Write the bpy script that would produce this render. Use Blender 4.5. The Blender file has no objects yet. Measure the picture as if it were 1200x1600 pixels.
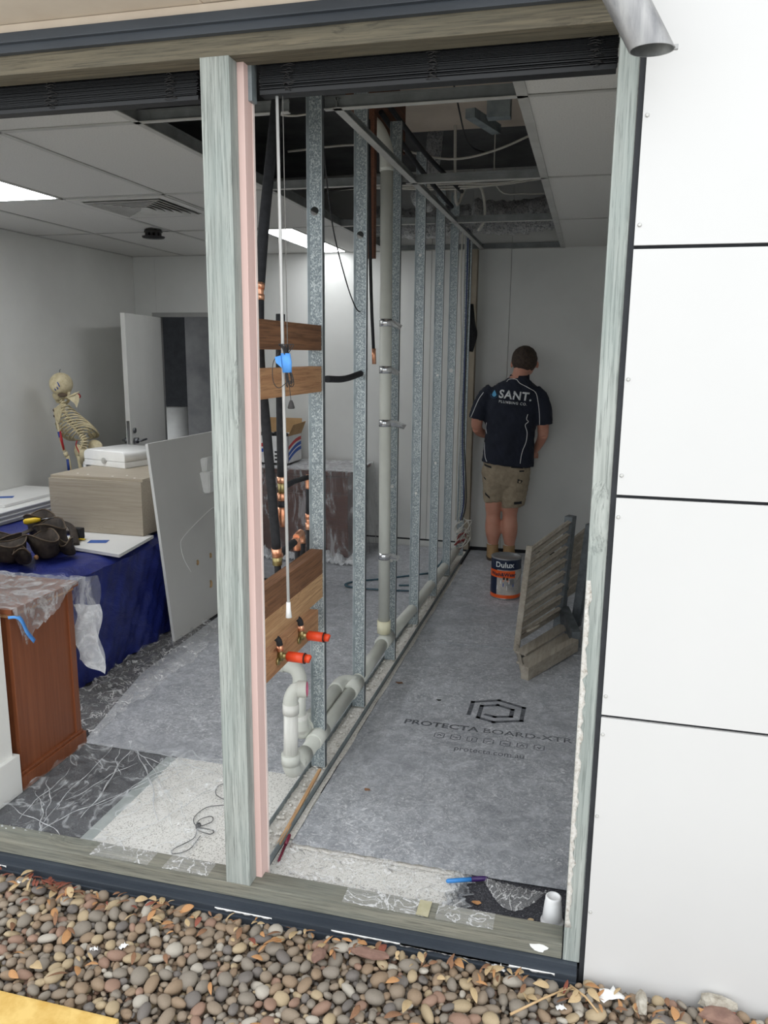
import bpy, bmesh, math, random
from mathutils import Vector, Matrix
from mathutils.bvhtree import BVHTree
R = math.radians
rnd = random.Random(7)
SC = bpy.context.scene
COL = SC.collection

# ------------------------------------------------------------------ camera, sky, exposure
cam_d = bpy.data.cameras.new('camera'); cam = bpy.data.objects.new('camera', cam_d); COL.objects.link(cam)
YAW, PITCH, ROLL = -0.25054819, -0.19774875, 0.01030972
cy, sy, cp, sp = math.cos(YAW), math.sin(YAW), math.cos(PITCH), math.sin(PITCH)
fwd = Vector((sy*cp, cy*cp, sp)); rt = Vector((cy, -sy, 0)); upv = rt.cross(fwd)
c_, s_ = math.cos(ROLL), math.sin(ROLL)
r2 = c_*rt + s_*upv; u2 = -s_*rt + c_*upv
m = Matrix((r2, u2, -fwd)).transposed().to_4x4(); m.translation = Vector((0, -1.9, 1.58))
cam.matrix_world = m
cam_d.sensor_fit = 'VERTICAL'; cam_d.sensor_height = 24; cam_d.lens = 24*1236.43/1600
cam_d.clip_start = 0.02; cam_d.clip_end = 200
SC.camera = cam

world = bpy.data.worlds.new('overcast_sky'); SC.world = world; world.use_nodes = True
wn = world.node_tree; bg = wn.nodes['Background']
bg.inputs['Color'].default_value = (0.93, 0.97, 1.0, 1); bg.inputs['Strength'].default_value = 1.15
sun_d = bpy.data.lights.new('sun', 'SUN'); sun_d.energy = 0.3; sun_d.angle = R(50); sun_d.color = (1, .97, .92)
sun = bpy.data.objects.new('sun', sun_d); COL.objects.link(sun)
sun.rotation_euler = (R(48), 0, R(18)); sun.location = (1, -6, 6)
SC.view_settings.view_transform = 'Standard'; SC.view_settings.look = 'None'
SC.view_settings.gamma = 1.0; SC.view_settings.use_curve_mapping = False
SC.view_settings.exposure = 0.72
PANEL_LIGHT = 6.5

# ------------------------------------------------------------------ materials
def srgb(r, g, b):
    f = lambda v: (v/255/12.92) if v/255 <= .04045 else ((v/255+.055)/1.055)**2.4
    return (f(r), f(g), f(b), 1)
class MatB:
    def __init__(s, name):
        s.m = bpy.data.materials.new(name); s.m.use_nodes = True; s.t = s.m.node_tree
        s.b = s.t.nodes['Principled BSDF']; s._co = None
    def n(s, ty, **kw):
        nd = s.t.nodes.new(ty)
        for k, v in kw.items(): setattr(nd, k, v)
        return nd
    def l(s, a, b): s.t.links.new(a, b)
    def co(s, scale=(1, 1, 1), loc=(0, 0, 0), rnd_off=False):
        tc = s.n('ShaderNodeTexCoord'); mp = s.n('ShaderNodeMapping')
        mp.inputs['Scale'].default_value = scale; mp.inputs['Location'].default_value = loc
        s.l(tc.outputs['Object'], mp.inputs['Vector']); return mp.outputs[0]
    def noise(s, scale, vec=None, detail=4, rough=.6, dist=0):
        nd = s.n('ShaderNodeTexNoise'); nd.inputs['Scale'].default_value = scale
        nd.inputs['Detail'].default_value = detail; nd.inputs['Roughness'].default_value = rough
        nd.inputs['Distortion'].default_value = dist
        s.l(vec if vec is not None else s.co(), nd.inputs['Vector']); return nd.outputs['Fac']
    def ramp(s, fac, stops):
        nd = s.n('ShaderNodeValToRGB'); e = nd.color_ramp.elements
        while len(e) < len(stops): e.new(.5)
        for i, (p, c) in enumerate(stops): e[i].position = p; e[i].color = c if len(c) == 4 else (*c, 1)
        s.l(fac, nd.inputs[0]); return nd.outputs[0]
    def mix(s, fac, a, b, mode='MIX'):
        nd = s.n('ShaderNodeMixRGB', blend_type=mode)
        for i, v in zip((0, 1, 2), (fac, a, b)):
            if isinstance(v, (int, float)): nd.inputs[i].default_value = v
            elif isinstance(v, tuple): nd.inputs[i].default_value = v
            else: s.l(v, nd.inputs[i])
        return nd.outputs[0]
    def bump(s, h, strength=.3, dist=.002):
        nd = s.n('ShaderNodeBump'); nd.inputs['Strength'].default_value = strength; nd.inputs['Distance'].default_value = dist
        s.l(h, nd.inputs['Height']); s.l(nd.outputs[0], s.b.inputs['Normal'])
    def set(s, color=None, rough=.6, metal=0, **kw):
        if color is not None:
            if isinstance(color, tuple): s.b.inputs['Base Color'].default_value = color
            else: s.l(color, s.b.inputs['Base Color'])
        if isinstance(rough, (int, float)): s.b.inputs['Roughness'].default_value = rough
        else: s.l(rough, s.b.inputs['Roughness'])
        s.b.inputs['Metallic'].default_value = metal
        for k, v in kw.items(): s.b.inputs[k].default_value = v
        return s.m
MT = {}
def simple(name, c1, c2=None, scale=8, rough=.6, metal=0, bump=0, stretch=(1, 1, 1), lo=.35, hi=.65, bd=.002, **kw):
    M = MatB(name)
    if c2 is None: c2 = tuple(min(1, v*1.12) for v in c1[:3])+(1,)
    v = M.co(stretch); f = M.noise(scale, v, 5)
    col = M.ramp(f, [(lo, c1), (hi, c2)])
    if bump: M.bump(f, bump, bd)
    MT[name] = M.set(col, rough, metal, **kw); return MT[name]
def wood(name, cols, axis='z', grain=70, knots=True, rough=.75, low=.3, high=.7, ring=9, lines=.75):
    M = MatB(name); ax = 'xyz'.index(axis)
    def st(k, c=1): v = [c, c, c]; v[ax] = k*c; return tuple(v)
    vo = M.n('ShaderNodeTexVoronoi'); vo.inputs['Scale'].default_value = 3.1
    kk = [1.7, 1.7, 1.7]; kk[ax] = .62
    M.l(M.co(tuple(kk), (.31, .17, .43)), vo.inputs['Vector'])
    v = M.co(st(.03))
    # grain bends around the knots
    bendv = M.n('ShaderNodeVectorMath', operation='ADD'); sc = M.n('ShaderNodeVectorMath', operation='SCALE')
    kn = M.ramp(vo.outputs['Distance'], [(.0, (.03,)*3), (.22, (0, 0, 0))])
    M.l(v, bendv.inputs[0]); M.l(kn, bendv.inputs[1]); v = bendv.outputs[0]
    f1 = M.noise(grain*3.2, v, 5, .7, .2); f2 = M.noise(grain*.9, v, 4, .6, .5); f3 = M.noise(5, M.co(st(.4), (3, 1, 2)), 4)
    col = M.ramp(f2, [(low, cols[0]), (high, cols[1])])
    dk = tuple(c*.62 for c in cols[0][:3])+(1,)
    ln = M.ramp(f1, [(.38, (1, 1, 1)), (.50, (0, 0, 0))])
    mul = M.n('ShaderNodeMath', operation='MULTIPLY'); M.l(ln, mul.inputs[0]); mul.inputs[1].default_value = lines
    col = M.mix(mul.outputs[0], col, dk)
    col = M.mix(M.ramp(f3, [(.45, (0, 0, 0)), (.75, (.55,)*3)]), col, cols[2])
    if knots:
        kf = M.ramp(vo.outputs['Distance'], [(.025, (.9,)*3), (.055, (0, 0, 0))]); col = M.mix(kf, col, cols[3])
    M.bump(f1, .35, .0015)
    MT[name] = M.set(col, rough); return MT[name]
TP = [srgb(136, 142, 137), srgb(182, 186, 181), srgb(142, 156, 153), srgb(78, 70, 58)]
wood('treated_pine_upright', TP, 'z')
wood('treated_pine_long', [srgb(106, 106, 97), srgb(146, 143, 129), srgb(122, 128, 122), srgb(58, 50, 40)], 'x')
wood('treated_pine_beam', [srgb(88, 83, 71), srgb(128, 119, 100), srgb(94, 95, 85), srgb(46, 40, 32)], 'x')
wood('hardwood_old', [srgb(104, 70, 46), srgb(150, 106, 74), srgb(132, 98, 74), srgb(60, 38, 26)], 'y', knots=False, rough=.7)
wood('pine_brown', [srgb(170, 122, 86), srgb(200, 156, 114), srgb(176, 124, 84), srgb(110, 66, 40)], 'y', rough=.7)
wood('pine_fresh', [srgb(176, 132, 92), srgb(214, 176, 132), srgb(190, 150, 108), srgb(120, 76, 46)], 'y', rough=.7)
wood('cherry_wood', [srgb(120, 68, 42), srgb(142, 84, 54), srgb(130, 74, 46), srgb(100, 56, 32)], 'z', knots=False, rough=.42, grain=60, lines=.25)
wood('mahogany', [srgb(78, 40, 28), srgb(98, 54, 38), srgb(86, 46, 32), srgb(60, 38, 26)], 'x', knots=False, rough=.4, lines=.2)
wood('rafter_wood', [srgb(84, 50, 34), srgb(112, 70, 48), srgb(96, 60, 40), srgb(60, 38, 26)], 'y', knots=False)
wood('laminate_oak', [srgb(158, 147, 130), srgb(182, 172, 156), srgb(168, 158, 142), srgb(160, 150, 134)], 'x', knots=False, rough=.5, grain=130, lines=.15)
wood('grey_timber', [srgb(138, 130, 118), srgb(168, 160, 147), srgb(196, 190, 180), srgb(90, 86, 80)], 'y', knots=False, rough=.8, lines=.2)
simple('pink_primer', srgb(224, 188, 180), srgb(236, 206, 199), 6, .7, stretch=(1, 1, .1))
simple('pink_edge', srgb(238, 222, 216), None, 6, .7)
# galvanised spangle
M = MatB('galvanised'); v = M.co((1, 1, .8))
vo = M.n('ShaderNodeTexVoronoi'); vo.inputs['Scale'].default_value = 290; M.l(v, vo.inputs['Vector'])
sep = M.n('ShaderNodeSeparateColor'); M.l(vo.outputs['Color'], sep.inputs[0])
col = M.ramp(sep.outputs[0], [(.1, srgb(122, 132, 137)), (.6, srgb(150, 160, 163)), (.95, srgb(196, 203, 203))])
MT['galvanised'] = M.set(col, M.ramp(sep.outputs[1], [(0, (.3,)*3), (1, (.6,)*3)]), .35)
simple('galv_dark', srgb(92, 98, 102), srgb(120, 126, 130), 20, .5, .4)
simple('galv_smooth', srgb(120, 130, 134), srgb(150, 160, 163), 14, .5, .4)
simple('galv_glint', srgb(182, 190, 193), srgb(200, 207, 209), 14, .4, .4)  # pale steel that paints the glint along the stud edges
simple('grid_white', srgb(176, 176, 172), srgb(190, 190, 186), 10, .5)
simple('grid_grey', srgb(112, 116, 116), srgb(136, 140, 140), 10, .5, .2)
simple('white_paint', srgb(232, 232, 228), srgb(238, 238, 234), 3, .6, bump=.03)
simple('wall_white', srgb(214, 214, 210), srgb(222, 222, 218), 2, .7, bump=.03)
simple('wall_end_white', srgb(206, 207, 204), srgb(214, 215, 212), 2, .6)
simple('cladding_white', srgb(208, 207, 206), srgb(211, 210, 209), 1.2, .45)
simple('screw_head', srgb(200, 200, 196), None, 9, .4, .3)
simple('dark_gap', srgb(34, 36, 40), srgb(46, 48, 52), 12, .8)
simple('black_frame', srgb(52, 58, 66), srgb(66, 72, 80), 12, .4, stretch=(.2, 1, 1))
simple('beige_soffit', srgb(214, 200, 184), srgb(224, 212, 196), 4, .7, bump=.05)
simple('blind_black', srgb(14, 15, 18), srgb(22, 24, 28), 30, .45, stretch=(.1, 1, 1))
simple('cord_dark', srgb(52, 50, 50), None, 30, .8)
simple('cord_grey', srgb(120, 118, 114), None, 30, .8)
simple('tape_blue', srgb(70, 140, 220), srgb(96, 164, 236), 20, .7)
simple('tape_navy', srgb(52, 88, 158), srgb(64, 100, 170), 20, .7)
simple('clear_wand', srgb(206, 206, 204), srgb(226, 226, 224), 12, .15, stretch=(1, 1, .2), **{'Transmission Weight': .25})
simple('white_plastic', srgb(232, 232, 230), None, 6, .35)
simple('cup_plastic', srgb(240, 240, 240), None, 6, .35)
simple('pvc_grey', srgb(196, 198, 190), srgb(208, 210, 202), 5, .4)
simple('pvc_dusty', srgb(206, 206, 200), srgb(226, 226, 220), 40, .6, stretch=(1, 1, .15))
simple('pvc_cream', srgb(214, 208, 176), srgb(222, 218, 190), 9, .45)
simple('pvc_pink', srgb(214, 120, 150), None, 5, .5)
simple('foam_black', srgb(26, 27, 30), srgb(38, 39, 43), 60, .8, bump=.2)
simple('copper', srgb(222, 150, 114), srgb(244, 188, 154), 30, .3, .75)
simple('brass', srgb(150, 138, 92), srgb(186, 170, 120), 30, .35, .75)
simple('cap_orange', srgb(240, 74, 36), srgb(246, 88, 48), 9, .45)
simple('dark_seal', srgb(60, 30, 28), None, 9, .6)
simple('steel_shiny', srgb(196, 198, 200), srgb(226, 228, 230), 40, .25, .9)
simple('brushed_steel', srgb(128, 128, 130), srgb(172, 171, 170), 30, .42, .6, stretch=(1, 1, .06))
simple('inside_steel', srgb(120, 122, 124), srgb(150, 152, 152), 30, .5, .5)
simple('chrome', srgb(150, 152, 156), None, 9, .25, .9)
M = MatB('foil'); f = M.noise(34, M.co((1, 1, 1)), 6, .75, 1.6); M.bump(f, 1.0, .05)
MT['foil'] = M.set(M.ramp(f, [(.34, srgb(110, 112, 116)), (.46, srgb(206, 208, 210)), (.54, srgb(250, 250, 250))]), .3, .45)  # ramp paints the crinkles' bright and dark reflections into the foil colour
simple('void_board', srgb(200, 186, 170), srgb(216, 202, 186), 3, .8)
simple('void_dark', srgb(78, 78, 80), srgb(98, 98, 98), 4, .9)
simple('old_tape', srgb(178, 172, 140), srgb(190, 184, 156), 30, .6)
simple('cable_white', srgb(190, 188, 180), None, 20, .6)
simple('cable_black', srgb(22, 22, 26), None, 20, .6)
simple('cable_blue', srgb(40, 52, 96), None, 20, .6)
simple('cable_red', srgb(120, 46, 44), None, 20, .6)
simple('hose_teal', srgb(48, 78, 92), srgb(60, 92, 106), 20, .5)
# ceiling tile
M = MatB('ceiling_tile'); f = M.noise(170, M.co(), 3, .7); f2 = M.noise(2, M.co(), 2)
col = M.ramp(f, [(.30, srgb(176, 175, 172)), (.40, srgb(208, 207, 203)), (.7, srgb(216, 215, 211))])
M.bump(f, .25, .001); MT['ceiling_tile'] = M.set(col, .9)
M = MatB('panel_lamp'); MT['panel_lamp'] = M.set((.95, .97, 1, 1), .5, 0, **{'Emission Color': (.96, .98, 1, 1), 'Emission Strength': PANEL_LIGHT})
# floor protection board: grey corflute with scuffs and white dust
M = MatB('protection_board')
f = M.noise(14, M.co(), 9, .78, .8); g = M.noise(120, M.co((1, .8, 1)), 6, .8, .8); h = M.noise(1.6, M.co(), 4, .6, .3)
base = M.ramp(f, [(.30, srgb(128, 131, 137)), (.5, srgb(158, 161, 167)), (.70, srgb(196, 199, 205))])
base = M.mix(.55, base, M.ramp(g, [(.32, (.68, .68, .68)), (.68, (1.22, 1.22, 1.22))]), 'MULTIPLY')
dust = M.n('ShaderNodeMath', operation='MULTIPLY')
M.l(M.ramp(M.noise(34, M.co((1, 1, 1), (5, 2, 0)), 9, .85, 2.2), [(.50, (0, 0, 0)), (.62, (1, 1, 1))]), dust.inputs[0])
M.l(M.ramp(h, [(.34, (.15, .15, .15)), (.56, (1, 1, 1))]), dust.inputs[1])
base = M.mix(dust.outputs[0], base, srgb(226, 227, 229))
spk = M.n('ShaderNodeTexVoronoi'); spk.inputs['Scale'].default_value = 55; M.l(M.co(), spk.inputs['Vector'])
base = M.mix(M.ramp(spk.outputs['Distance'], [(.07, (.8,)*3), (.10, (0, 0, 0))]), base, srgb(230, 230, 230))
MT['protection_board'] = M.set(base, .42)
simple('print_dark', srgb(74, 77, 83), srgb(104, 107, 113), 60, .5, lo=.4, hi=.6)
# white speckled vinyl
M = MatB('speckled_vinyl'); vo = M.n('ShaderNodeTexVoronoi'); vo.inputs['Scale'].default_value = 300; M.l(M.co(), vo.inputs['Vector'])
sep = M.n('ShaderNodeSeparateColor'); M.l(vo.outputs['Color'], sep.inputs[0])
col = M.ramp(sep.outputs[0], [(0, srgb(150, 146, 138)), (.13, srgb(188, 186, 180)), (.2, srgb(222, 220, 214)), (1, srgb(232, 230, 225))])
MT['speckled_vinyl'] = M.set(col, .5)
# dark carpet
M = MatB('dark_carpet'); f = M.noise(260, M.co(), 3, .8); f2 = M.noise(130, M.co(), 5, .8)
col = M.ramp(f, [(.35, srgb(34, 34, 40)), (.6, srgb(74, 74, 80)), (.68, srgb(150, 150, 152))])
M.bump(f2, .6, .004); MT['dark_carpet'] = M.set(col, .95)
simple('grey_strip', srgb(150, 158, 156), srgb(170, 176, 174), 12, .6)
# rubble and dust in the wall track
M = MatB('plaster_rubble'); f = M.noise(90, M.co(), 6, .75, .5)
col = M.ramp(f, [(.30, srgb(160, 148, 134)), (.45, srgb(216, 212, 204)), (.7, srgb(240, 238, 234))]); M.bump(f, .9, .006)
MT['plaster_rubble'] = M.set(col, .9)
# plastic film
def film(name, alpha_lo, alpha_hi, tint, sc=7, st=(1, 1, 1), lines=False):
    M = MatB(name); f = M.noise(sc, M.co(st), 3 if lines else 7, .55 if lines else .72, 1.8)
    M.bump(f, .7, .01)
    if lines:
        f2 = M.noise(sc*2.3, M.co(st, (4, 7, 1)), 3, .5, 1.2)
        a1 = M.ramp(f, [(.470, (alpha_lo,)*3), (.495, (alpha_hi,)*3), (.520, (alpha_lo,)*3)]); a2 = M.ramp(f2, [(.485, (0,)*3), (.497, (alpha_hi*.8,)*3), (.510, (0,)*3)])
        a = M.mix(1.0, a1, a2, 'LIGHTEN')
    else: a = M.ramp(f, [(.46, (alpha_lo,)*3), (.60, (alpha_hi,)*3)])
    M.l(a, M.b.inputs['Alpha']); MT[name] = M.set(tint, .18); return MT[name]
film('plastic_film', .10, .38, (.85, .88, .9, 1), 3.2, lines=True)
film('plastic_clear', .16, .75, (.9, .9, .9, 1), 9, lines=True)
film('plastic_film_dull', .22, .62, (.72, .74, .76, 1), 10)
film('plastic_milky', .55, .9, (.78, .8, .82, 1), 12)
film('plastic_hang', .10, .42, (.8, .82, .84, 1), 7, (1, 1, .35))
# blue tarp
M = MatB('blue_sheet'); f = M.noise(4.5, M.co((1, 1, 1.5)), 5, .6, 1.0); M.bump(f, .8, .02)
MT['blue_sheet'] = M.set(M.ramp(f, [(.3, srgb(30, 38, 104)), (.7, srgb(40, 52, 128))]), .32)
simple('white_laminate', srgb(222, 222, 220), srgb(228, 228, 226), 4, .45)
simple('panel_grey_white', srgb(208, 207, 203), srgb(214, 213, 209), 2, .5)
simple('chipboard', srgb(186, 158, 118), srgb(206, 178, 136), 90, .8)
simple('board_edge_grey', srgb(150, 150, 148), None, 8, .6)
simple('leather_dark', srgb(40, 34, 30), srgb(72, 62, 54), 18, .75, bump=.6, bd=.01)
simple('leather_trim', srgb(86, 72, 58), srgb(104, 88, 72), 18, .75)
simple('yellow_plastic', srgb(226, 190, 40), None, 8, .4)
simple('bone', srgb(206, 192, 152), srgb(226, 214, 180), 40, .55, bump=.2)
simple('bone_red', srgb(176, 38, 44), None, 20, .5)
simple('bone_blue', srgb(42, 70, 150), None, 20, .5)
simple('bone_dark', srgb(60, 44, 38), None, 20, .6)
simple('shirt_navy', srgb(20, 26, 40), srgb(28, 34, 50), 9, .85, bump=.3, bd=.01)
simple('piping_white', srgb(214, 214, 214), None, 9, .7)
simple('print_white', srgb(216, 220, 222), None, 9, .7)
simple('print_blue', srgb(84, 160, 204), None, 9, .7)
simple('print_blue_dark', srgb(52, 92, 124), None, 9, .7)
simple('shorts_khaki', srgb(146, 132, 112), srgb(164, 150, 128), 30, .9, bump=.3, bd=.006)
simple('pocket_black', srgb(30, 30, 32), None, 9, .8)
simple('skin', srgb(196, 138, 116), srgb(208, 152, 130), 9, .55, **{'Subsurface Weight': .05})
simple('hair_brown', srgb(48, 38, 32), srgb(74, 60, 50), 60, .8, bump=.8, bd=.01)
simple('boot_tan', srgb(150, 120, 84), srgb(172, 140, 100), 14, .8, bump=.3)
simple('boot_sole', srgb(70, 56, 44), None, 14, .8)
simple('sock_white', srgb(206, 204, 196), None, 30, .9)
simple('can_navy', srgb(22, 34, 60), None, 4, .35)
simple('can_orange', srgb(226, 92, 34), None, 4, .35)
simple('can_tin', srgb(150, 152, 154), None, 9, .35, .7)
simple('can_photo', srgb(200, 192, 182), srgb(150, 150, 150), 14, .4)
simple('marker_blue', srgb(58, 134, 206), None, 9, .4)
simple('marker_purple', srgb(52, 26, 84), None, 9, .4)
simple('pen_red', srgb(110, 26, 50), None, 9, .35)
simple('cardboard', srgb(166, 132, 92), srgb(180, 146, 104), 9, .85)
simple('carton_white', srgb(220, 220, 220), None, 9, .6)
simple('carton_blue', srgb(44, 84, 170), None, 9, .6)
simple('carton_red', srgb(196, 60, 64), None, 9, .6)
simple('black_bag', srgb(18, 18, 20), srgb(40, 40, 44), 20, .35, bump=1, bd=.02)
simple('smoke_black', srgb(22, 20, 20), None, 9, .6)
simple('soil', srgb(66, 54, 44), srgb(96, 80, 64), 40, .95, bump=.6)
simple('paving', srgb(176, 172, 164), srgb(190, 186, 178), 4, .9)
simple('kerb_yellow', srgb(196, 152, 70), srgb(226, 192, 116), 14, .85, bump=.3, lo=.3, hi=.6)
simple('paper_white', srgb(240, 240, 238), None, 9, .7)
simple('rock_red', srgb(118, 90, 80), srgb(142, 112, 98), 30, .85, bump=.4)
simple('rock_rough', srgb(150, 142, 128), srgb(190, 184, 172), 40, .95, bump=.8, bd=.01)
simple('twig', srgb(190, 160, 120), None, 20, .8)
simple('beige_post', srgb(150, 140, 124), srgb(162, 152, 136), 8, .8)
PEB = [('grey', srgb(118, 109, 98), srgb(148, 139, 127)), ('brown', srgb(126, 106, 86), srgb(160, 138, 114)),
       ('tan', srgb(158, 138, 108), srgb(186, 168, 138)), ('dark grey', srgb(96, 90, 86), srgb(126, 119, 113)),
       ('reddish', srgb(132, 104, 88), srgb(158, 128, 110)), ('pale', srgb(158, 150, 138), srgb(190, 183, 171)),
       ('taupe', srgb(124, 109, 93), srgb(154, 139, 121))]
for n_, a_, b_ in PEB: simple('pebble_'+n_.replace(' ', '_'), a_, b_, 38, .7, bump=.25, bd=.002)
LEAF = [('orange', srgb(170, 122, 80), srgb(196, 148, 100)), ('brown', srgb(124, 88, 64), srgb(150, 112, 84)), ('red', srgb(124, 66, 52), srgb(146, 84, 66)), ('straw', srgb(180, 154, 114), srgb(200, 176, 138))]
for n_, a_, b_ in LEAF: simple('leaf_'+n_, a_, b_, 30, .8)

# ------------------------------------------------------------------ mesh helpers
def box(bm, x0, x1, y0, y1, z0, z1, bev=0, mat=0):
    vs = [bm.verts.new((x, y, z)) for x in (x0, x1) for y in (y0, y1) for z in (z0, z1)]
    fs = [bm.faces.new([vs[i] for i in q]) for q in ((0, 1, 3, 2), (4, 6, 7, 5), (0, 4, 5, 1), (2, 3, 7, 6), (0, 2, 6, 4), (1, 5, 7, 3))]
    for f in fs: f.material_index = mat
    if bev:
        es = list({e for f in fs for e in f.edges})
        bmesh.ops.bevel(bm, geom=es, offset=bev, segments=2, affect='EDGES', profile=.7)
    return vs
def B(*a, **k):
    bm = bmesh.new(); box(bm, *a, **k); return bm
def solid(bm, geom=None, thickness=.001):
    bm.normal_update(); bmesh.ops.solidify(bm, geom=bm.faces[:], thickness=thickness)
def frames(pts):
    P = [Vector(p) for p in pts]; out = []
    n = None
    for i in range(len(P)):
        t = (P[min(i+1, len(P)-1)]-P[max(i-1, 0)]).normalized()
        if n is None:
            a = Vector((0, 0, 1)) if abs(t.z) < .9 else Vector((1, 0, 0))
            n = t.cross(a).normalized()
        else:
            n = (n - t*n.dot(t)); n = n.normalized() if n.length > 1e-6 else t.orthogonal().normalized()
        out.append((P[i], n, t.cross(n)))
    return out
def tube(bm, pts, r, seg=12, cap=True, sx=1, sy=1, mat=0):
    rings = []
    for i, (p, n, b) in enumerate(frames(pts)):
        rr = r[i] if isinstance(r, (list, tuple)) else r
        rings.append([bm.verts.new(p + n*math.cos(a)*rr*sx + b*math.sin(a)*rr*sy) for a in [2*math.pi*k/seg for k in range(seg)]])
    for a, c in zip(rings, rings[1:]):
        for k in range(seg):
            f = bm.faces.new((a[k], a[(k+1) % seg], c[(k+1) % seg], c[k])); f.smooth = True; f.material_index = mat
    if cap:
        for g in (rings[0][::-1], rings[-1]):
            f = bm.faces.new(g); f.material_index = mat
    return rings
def T(pts, r, seg=12, **k):
    bm = bmesh.new(); tube(bm, pts, r, seg, **k); return bm
def curve(pts, n=8):
    """Catmull-Rom through points"""
    P = [Vector(p) for p in pts]; P = [P[0]*2-P[1]]+P+[P[-1]*2-P[-2]]; out = []
    for i in range(1, len(P)-2):
        a, b, c, d = P[i-1:i+3]
        for k in range(n):
            t = k/n
            out.append(.5*((2*b)+(c-a)*t+(2*a-5*b+4*c-d)*t*t+(3*b-a-3*c+d)*t**3))
    out.append(P[-2]); return out
def loft(bm, rings, cap=True, mat=0, smooth=True):
    """rings: list of lists of points"""
    V = [[bm.verts.new(p) for p in r] for r in rings]; n = len(V[0])
    for a, b in zip(V, V[1:]):
        for k in range(n):
            f = bm.faces.new((a[k], a[(k+1) % n], b[(k+1) % n], b[k])); f.smooth = smooth; f.material_index = mat
    if cap: bm.faces.new(V[0][::-1]); bm.faces.new(V[-1])
    return V
def ell(c, rx, ry, n=20, tilt=0, tx=0):
    return [Vector((c[0]+rx*math.cos(2*math.pi*k/n), c[1]+ry*math.sin(2*math.pi*k/n), c[2]+tilt*math.sin(2*math.pi*k/n)+tx*math.cos(2*math.pi*k/n))) for k in range(n)]
def lathe(bm, prof, seg=24, c=(0, 0, 0), mat=0, cap=False):
    V = [[bm.verts.new((c[0]+r*math.cos(2*math.pi*k/seg), c[1]+r*math.sin(2*math.pi*k/seg), c[2]+z)) for k in range(seg)] for r, z in prof]
    for a, b in zip(V, V[1:]):
        for k in range(seg):
            f = bm.faces.new((a[k], a[(k+1) % seg], b[(k+1) % seg], b[k])); f.smooth = True; f.material_index = mat
    if cap: bm.faces.new(V[0][::-1]); bm.faces.new(V[-1])
    return V
def ball(bm, c, r, u=12, v=8, s=(1, 1, 1)):
    ret = bmesh.ops.create_uvsphere(bm, u_segments=u, v_segments=v, radius=r)
    for q in ret['verts']: q.co = Vector((q.co.x*s[0]+c[0], q.co.y*s[1]+c[1], q.co.z*s[2]+c[2]))
    for f in {f for q in ret['verts'] for f in q.link_faces}: f.smooth = True
def quad(bm, pts, mat=0):
    f = bm.faces.new([bm.verts.new(p) for p in pts]); f.material_index = mat; return f
def rot(bm, ang, axis='Z', c=(0, 0, 0)):
    bmesh.ops.rotate(bm, verts=bm.verts, cent=c, matrix=Matrix.Rotation(ang, 3, axis)); return bm

def ob(name, bm, mat, parent=None, label=None, cat=None, group=None, kind=None, local=False):
    me = bpy.data.meshes.new(name)
    if bm.faces: bmesh.ops.recalc_face_normals(bm, faces=bm.faces)
    bm.to_mesh(me); bm.free()
    for m_ in (mat if isinstance(mat, (list, tuple)) else [mat]): me.materials.append(MT[m_])
    o = bpy.data.objects.new(name, me); COL.objects.link(o)
    if parent:
        o.parent = parent
        if not local: o.matrix_parent_inverse = Matrix.Translation(-root_loc(parent))
    tag(o, label, cat, group, kind); return o
def root_loc(p):
    v = Vector((0, 0, 0))
    q = p
    while q:
        v += Vector(q.location); q = q.parent if q.type != 'EMPTY' else None
    return v
def ch(name, bm, mat, part, **k):
    """sub-part of a mesh part (whose parent inverse already places it)"""
    me = bpy.data.meshes.new(name)
    bmesh.ops.recalc_face_normals(bm, faces=bm.faces); bm.to_mesh(me); bm.free()
    for m_ in (mat if isinstance(mat, (list, tuple)) else [mat]): me.materials.append(MT[m_])
    o = bpy.data.objects.new(name, me); COL.objects.link(o); o.parent = part
    tag(o, **k); return o
def tag(o, label=None, cat=None, group=None, kind=None):
    if label: o['label'] = label
    if cat: o['category'] = cat
    if group: o['group'] = group
    if kind: o['kind'] = kind
    return o
def thing(name, label=None, cat=None, loc=(0, 0, 0), group=None, kind=None):
    o = bpy.data.objects.new(name, None); COL.objects.link(o); o.location = loc; o.empty_display_size = .05
    return tag(o, label, cat, group, kind)
def dup(root, loc, rotz=0, label=None, scale=None):
    r = root.copy(); COL.objects.link(r); r.location = loc; r.rotation_euler = (0, 0, rotz)
    if scale: r.scale = scale
    if label: r['label'] = label
    for c in list(root.children):
        d = c.copy(); COL.objects.link(d); d.parent = r
        for g in list(c.children):
            e = g.copy(); COL.objects.link(e); e.parent = d
    return r
def plane_sheet(fn, nu, nv, thick=0):
    bm = bmesh.new()
    V = [[bm.verts.new(fn(i/nu, j/nv)) for j in range(nv+1)] for i in range(nu+1)]
    for i in range(nu):
        for j in range(nv):
            f = bm.faces.new((V[i][j], V[i+1][j], V[i+1][j+1], V[i][j+1])); f.smooth = True
    if thick: solid(bm, geom=bm.faces[:], thickness=thick)
    return bm
def text_bm(s, size, extr=0.0, bold=0.0, align='LEFT', spacing=1.0):
    cu = bpy.data.curves.new('t', 'FONT'); cu.body = s; cu.size = size; cu.extrude = extr; cu.offset = bold
    cu.align_x = align; cu.space_character = spacing; cu.resolution_u = 3
    o = bpy.data.objects.new('t', cu); COL.objects.link(o)
    bpy.context.view_layer.update()
    me = bpy.data.meshes.new_from_object(o.evaluated_get(bpy.context.evaluated_depsgraph_get()))
    bm = bmesh.new(); bm.from_mesh(me)
    bpy.data.objects.remove(o); bpy.data.curves.remove(cu); bpy.data.meshes.remove(me)
    return bm
def xform(bm, f):
    for v in bm.verts: v.co = Vector(f(v.co))
    return bm
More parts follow.
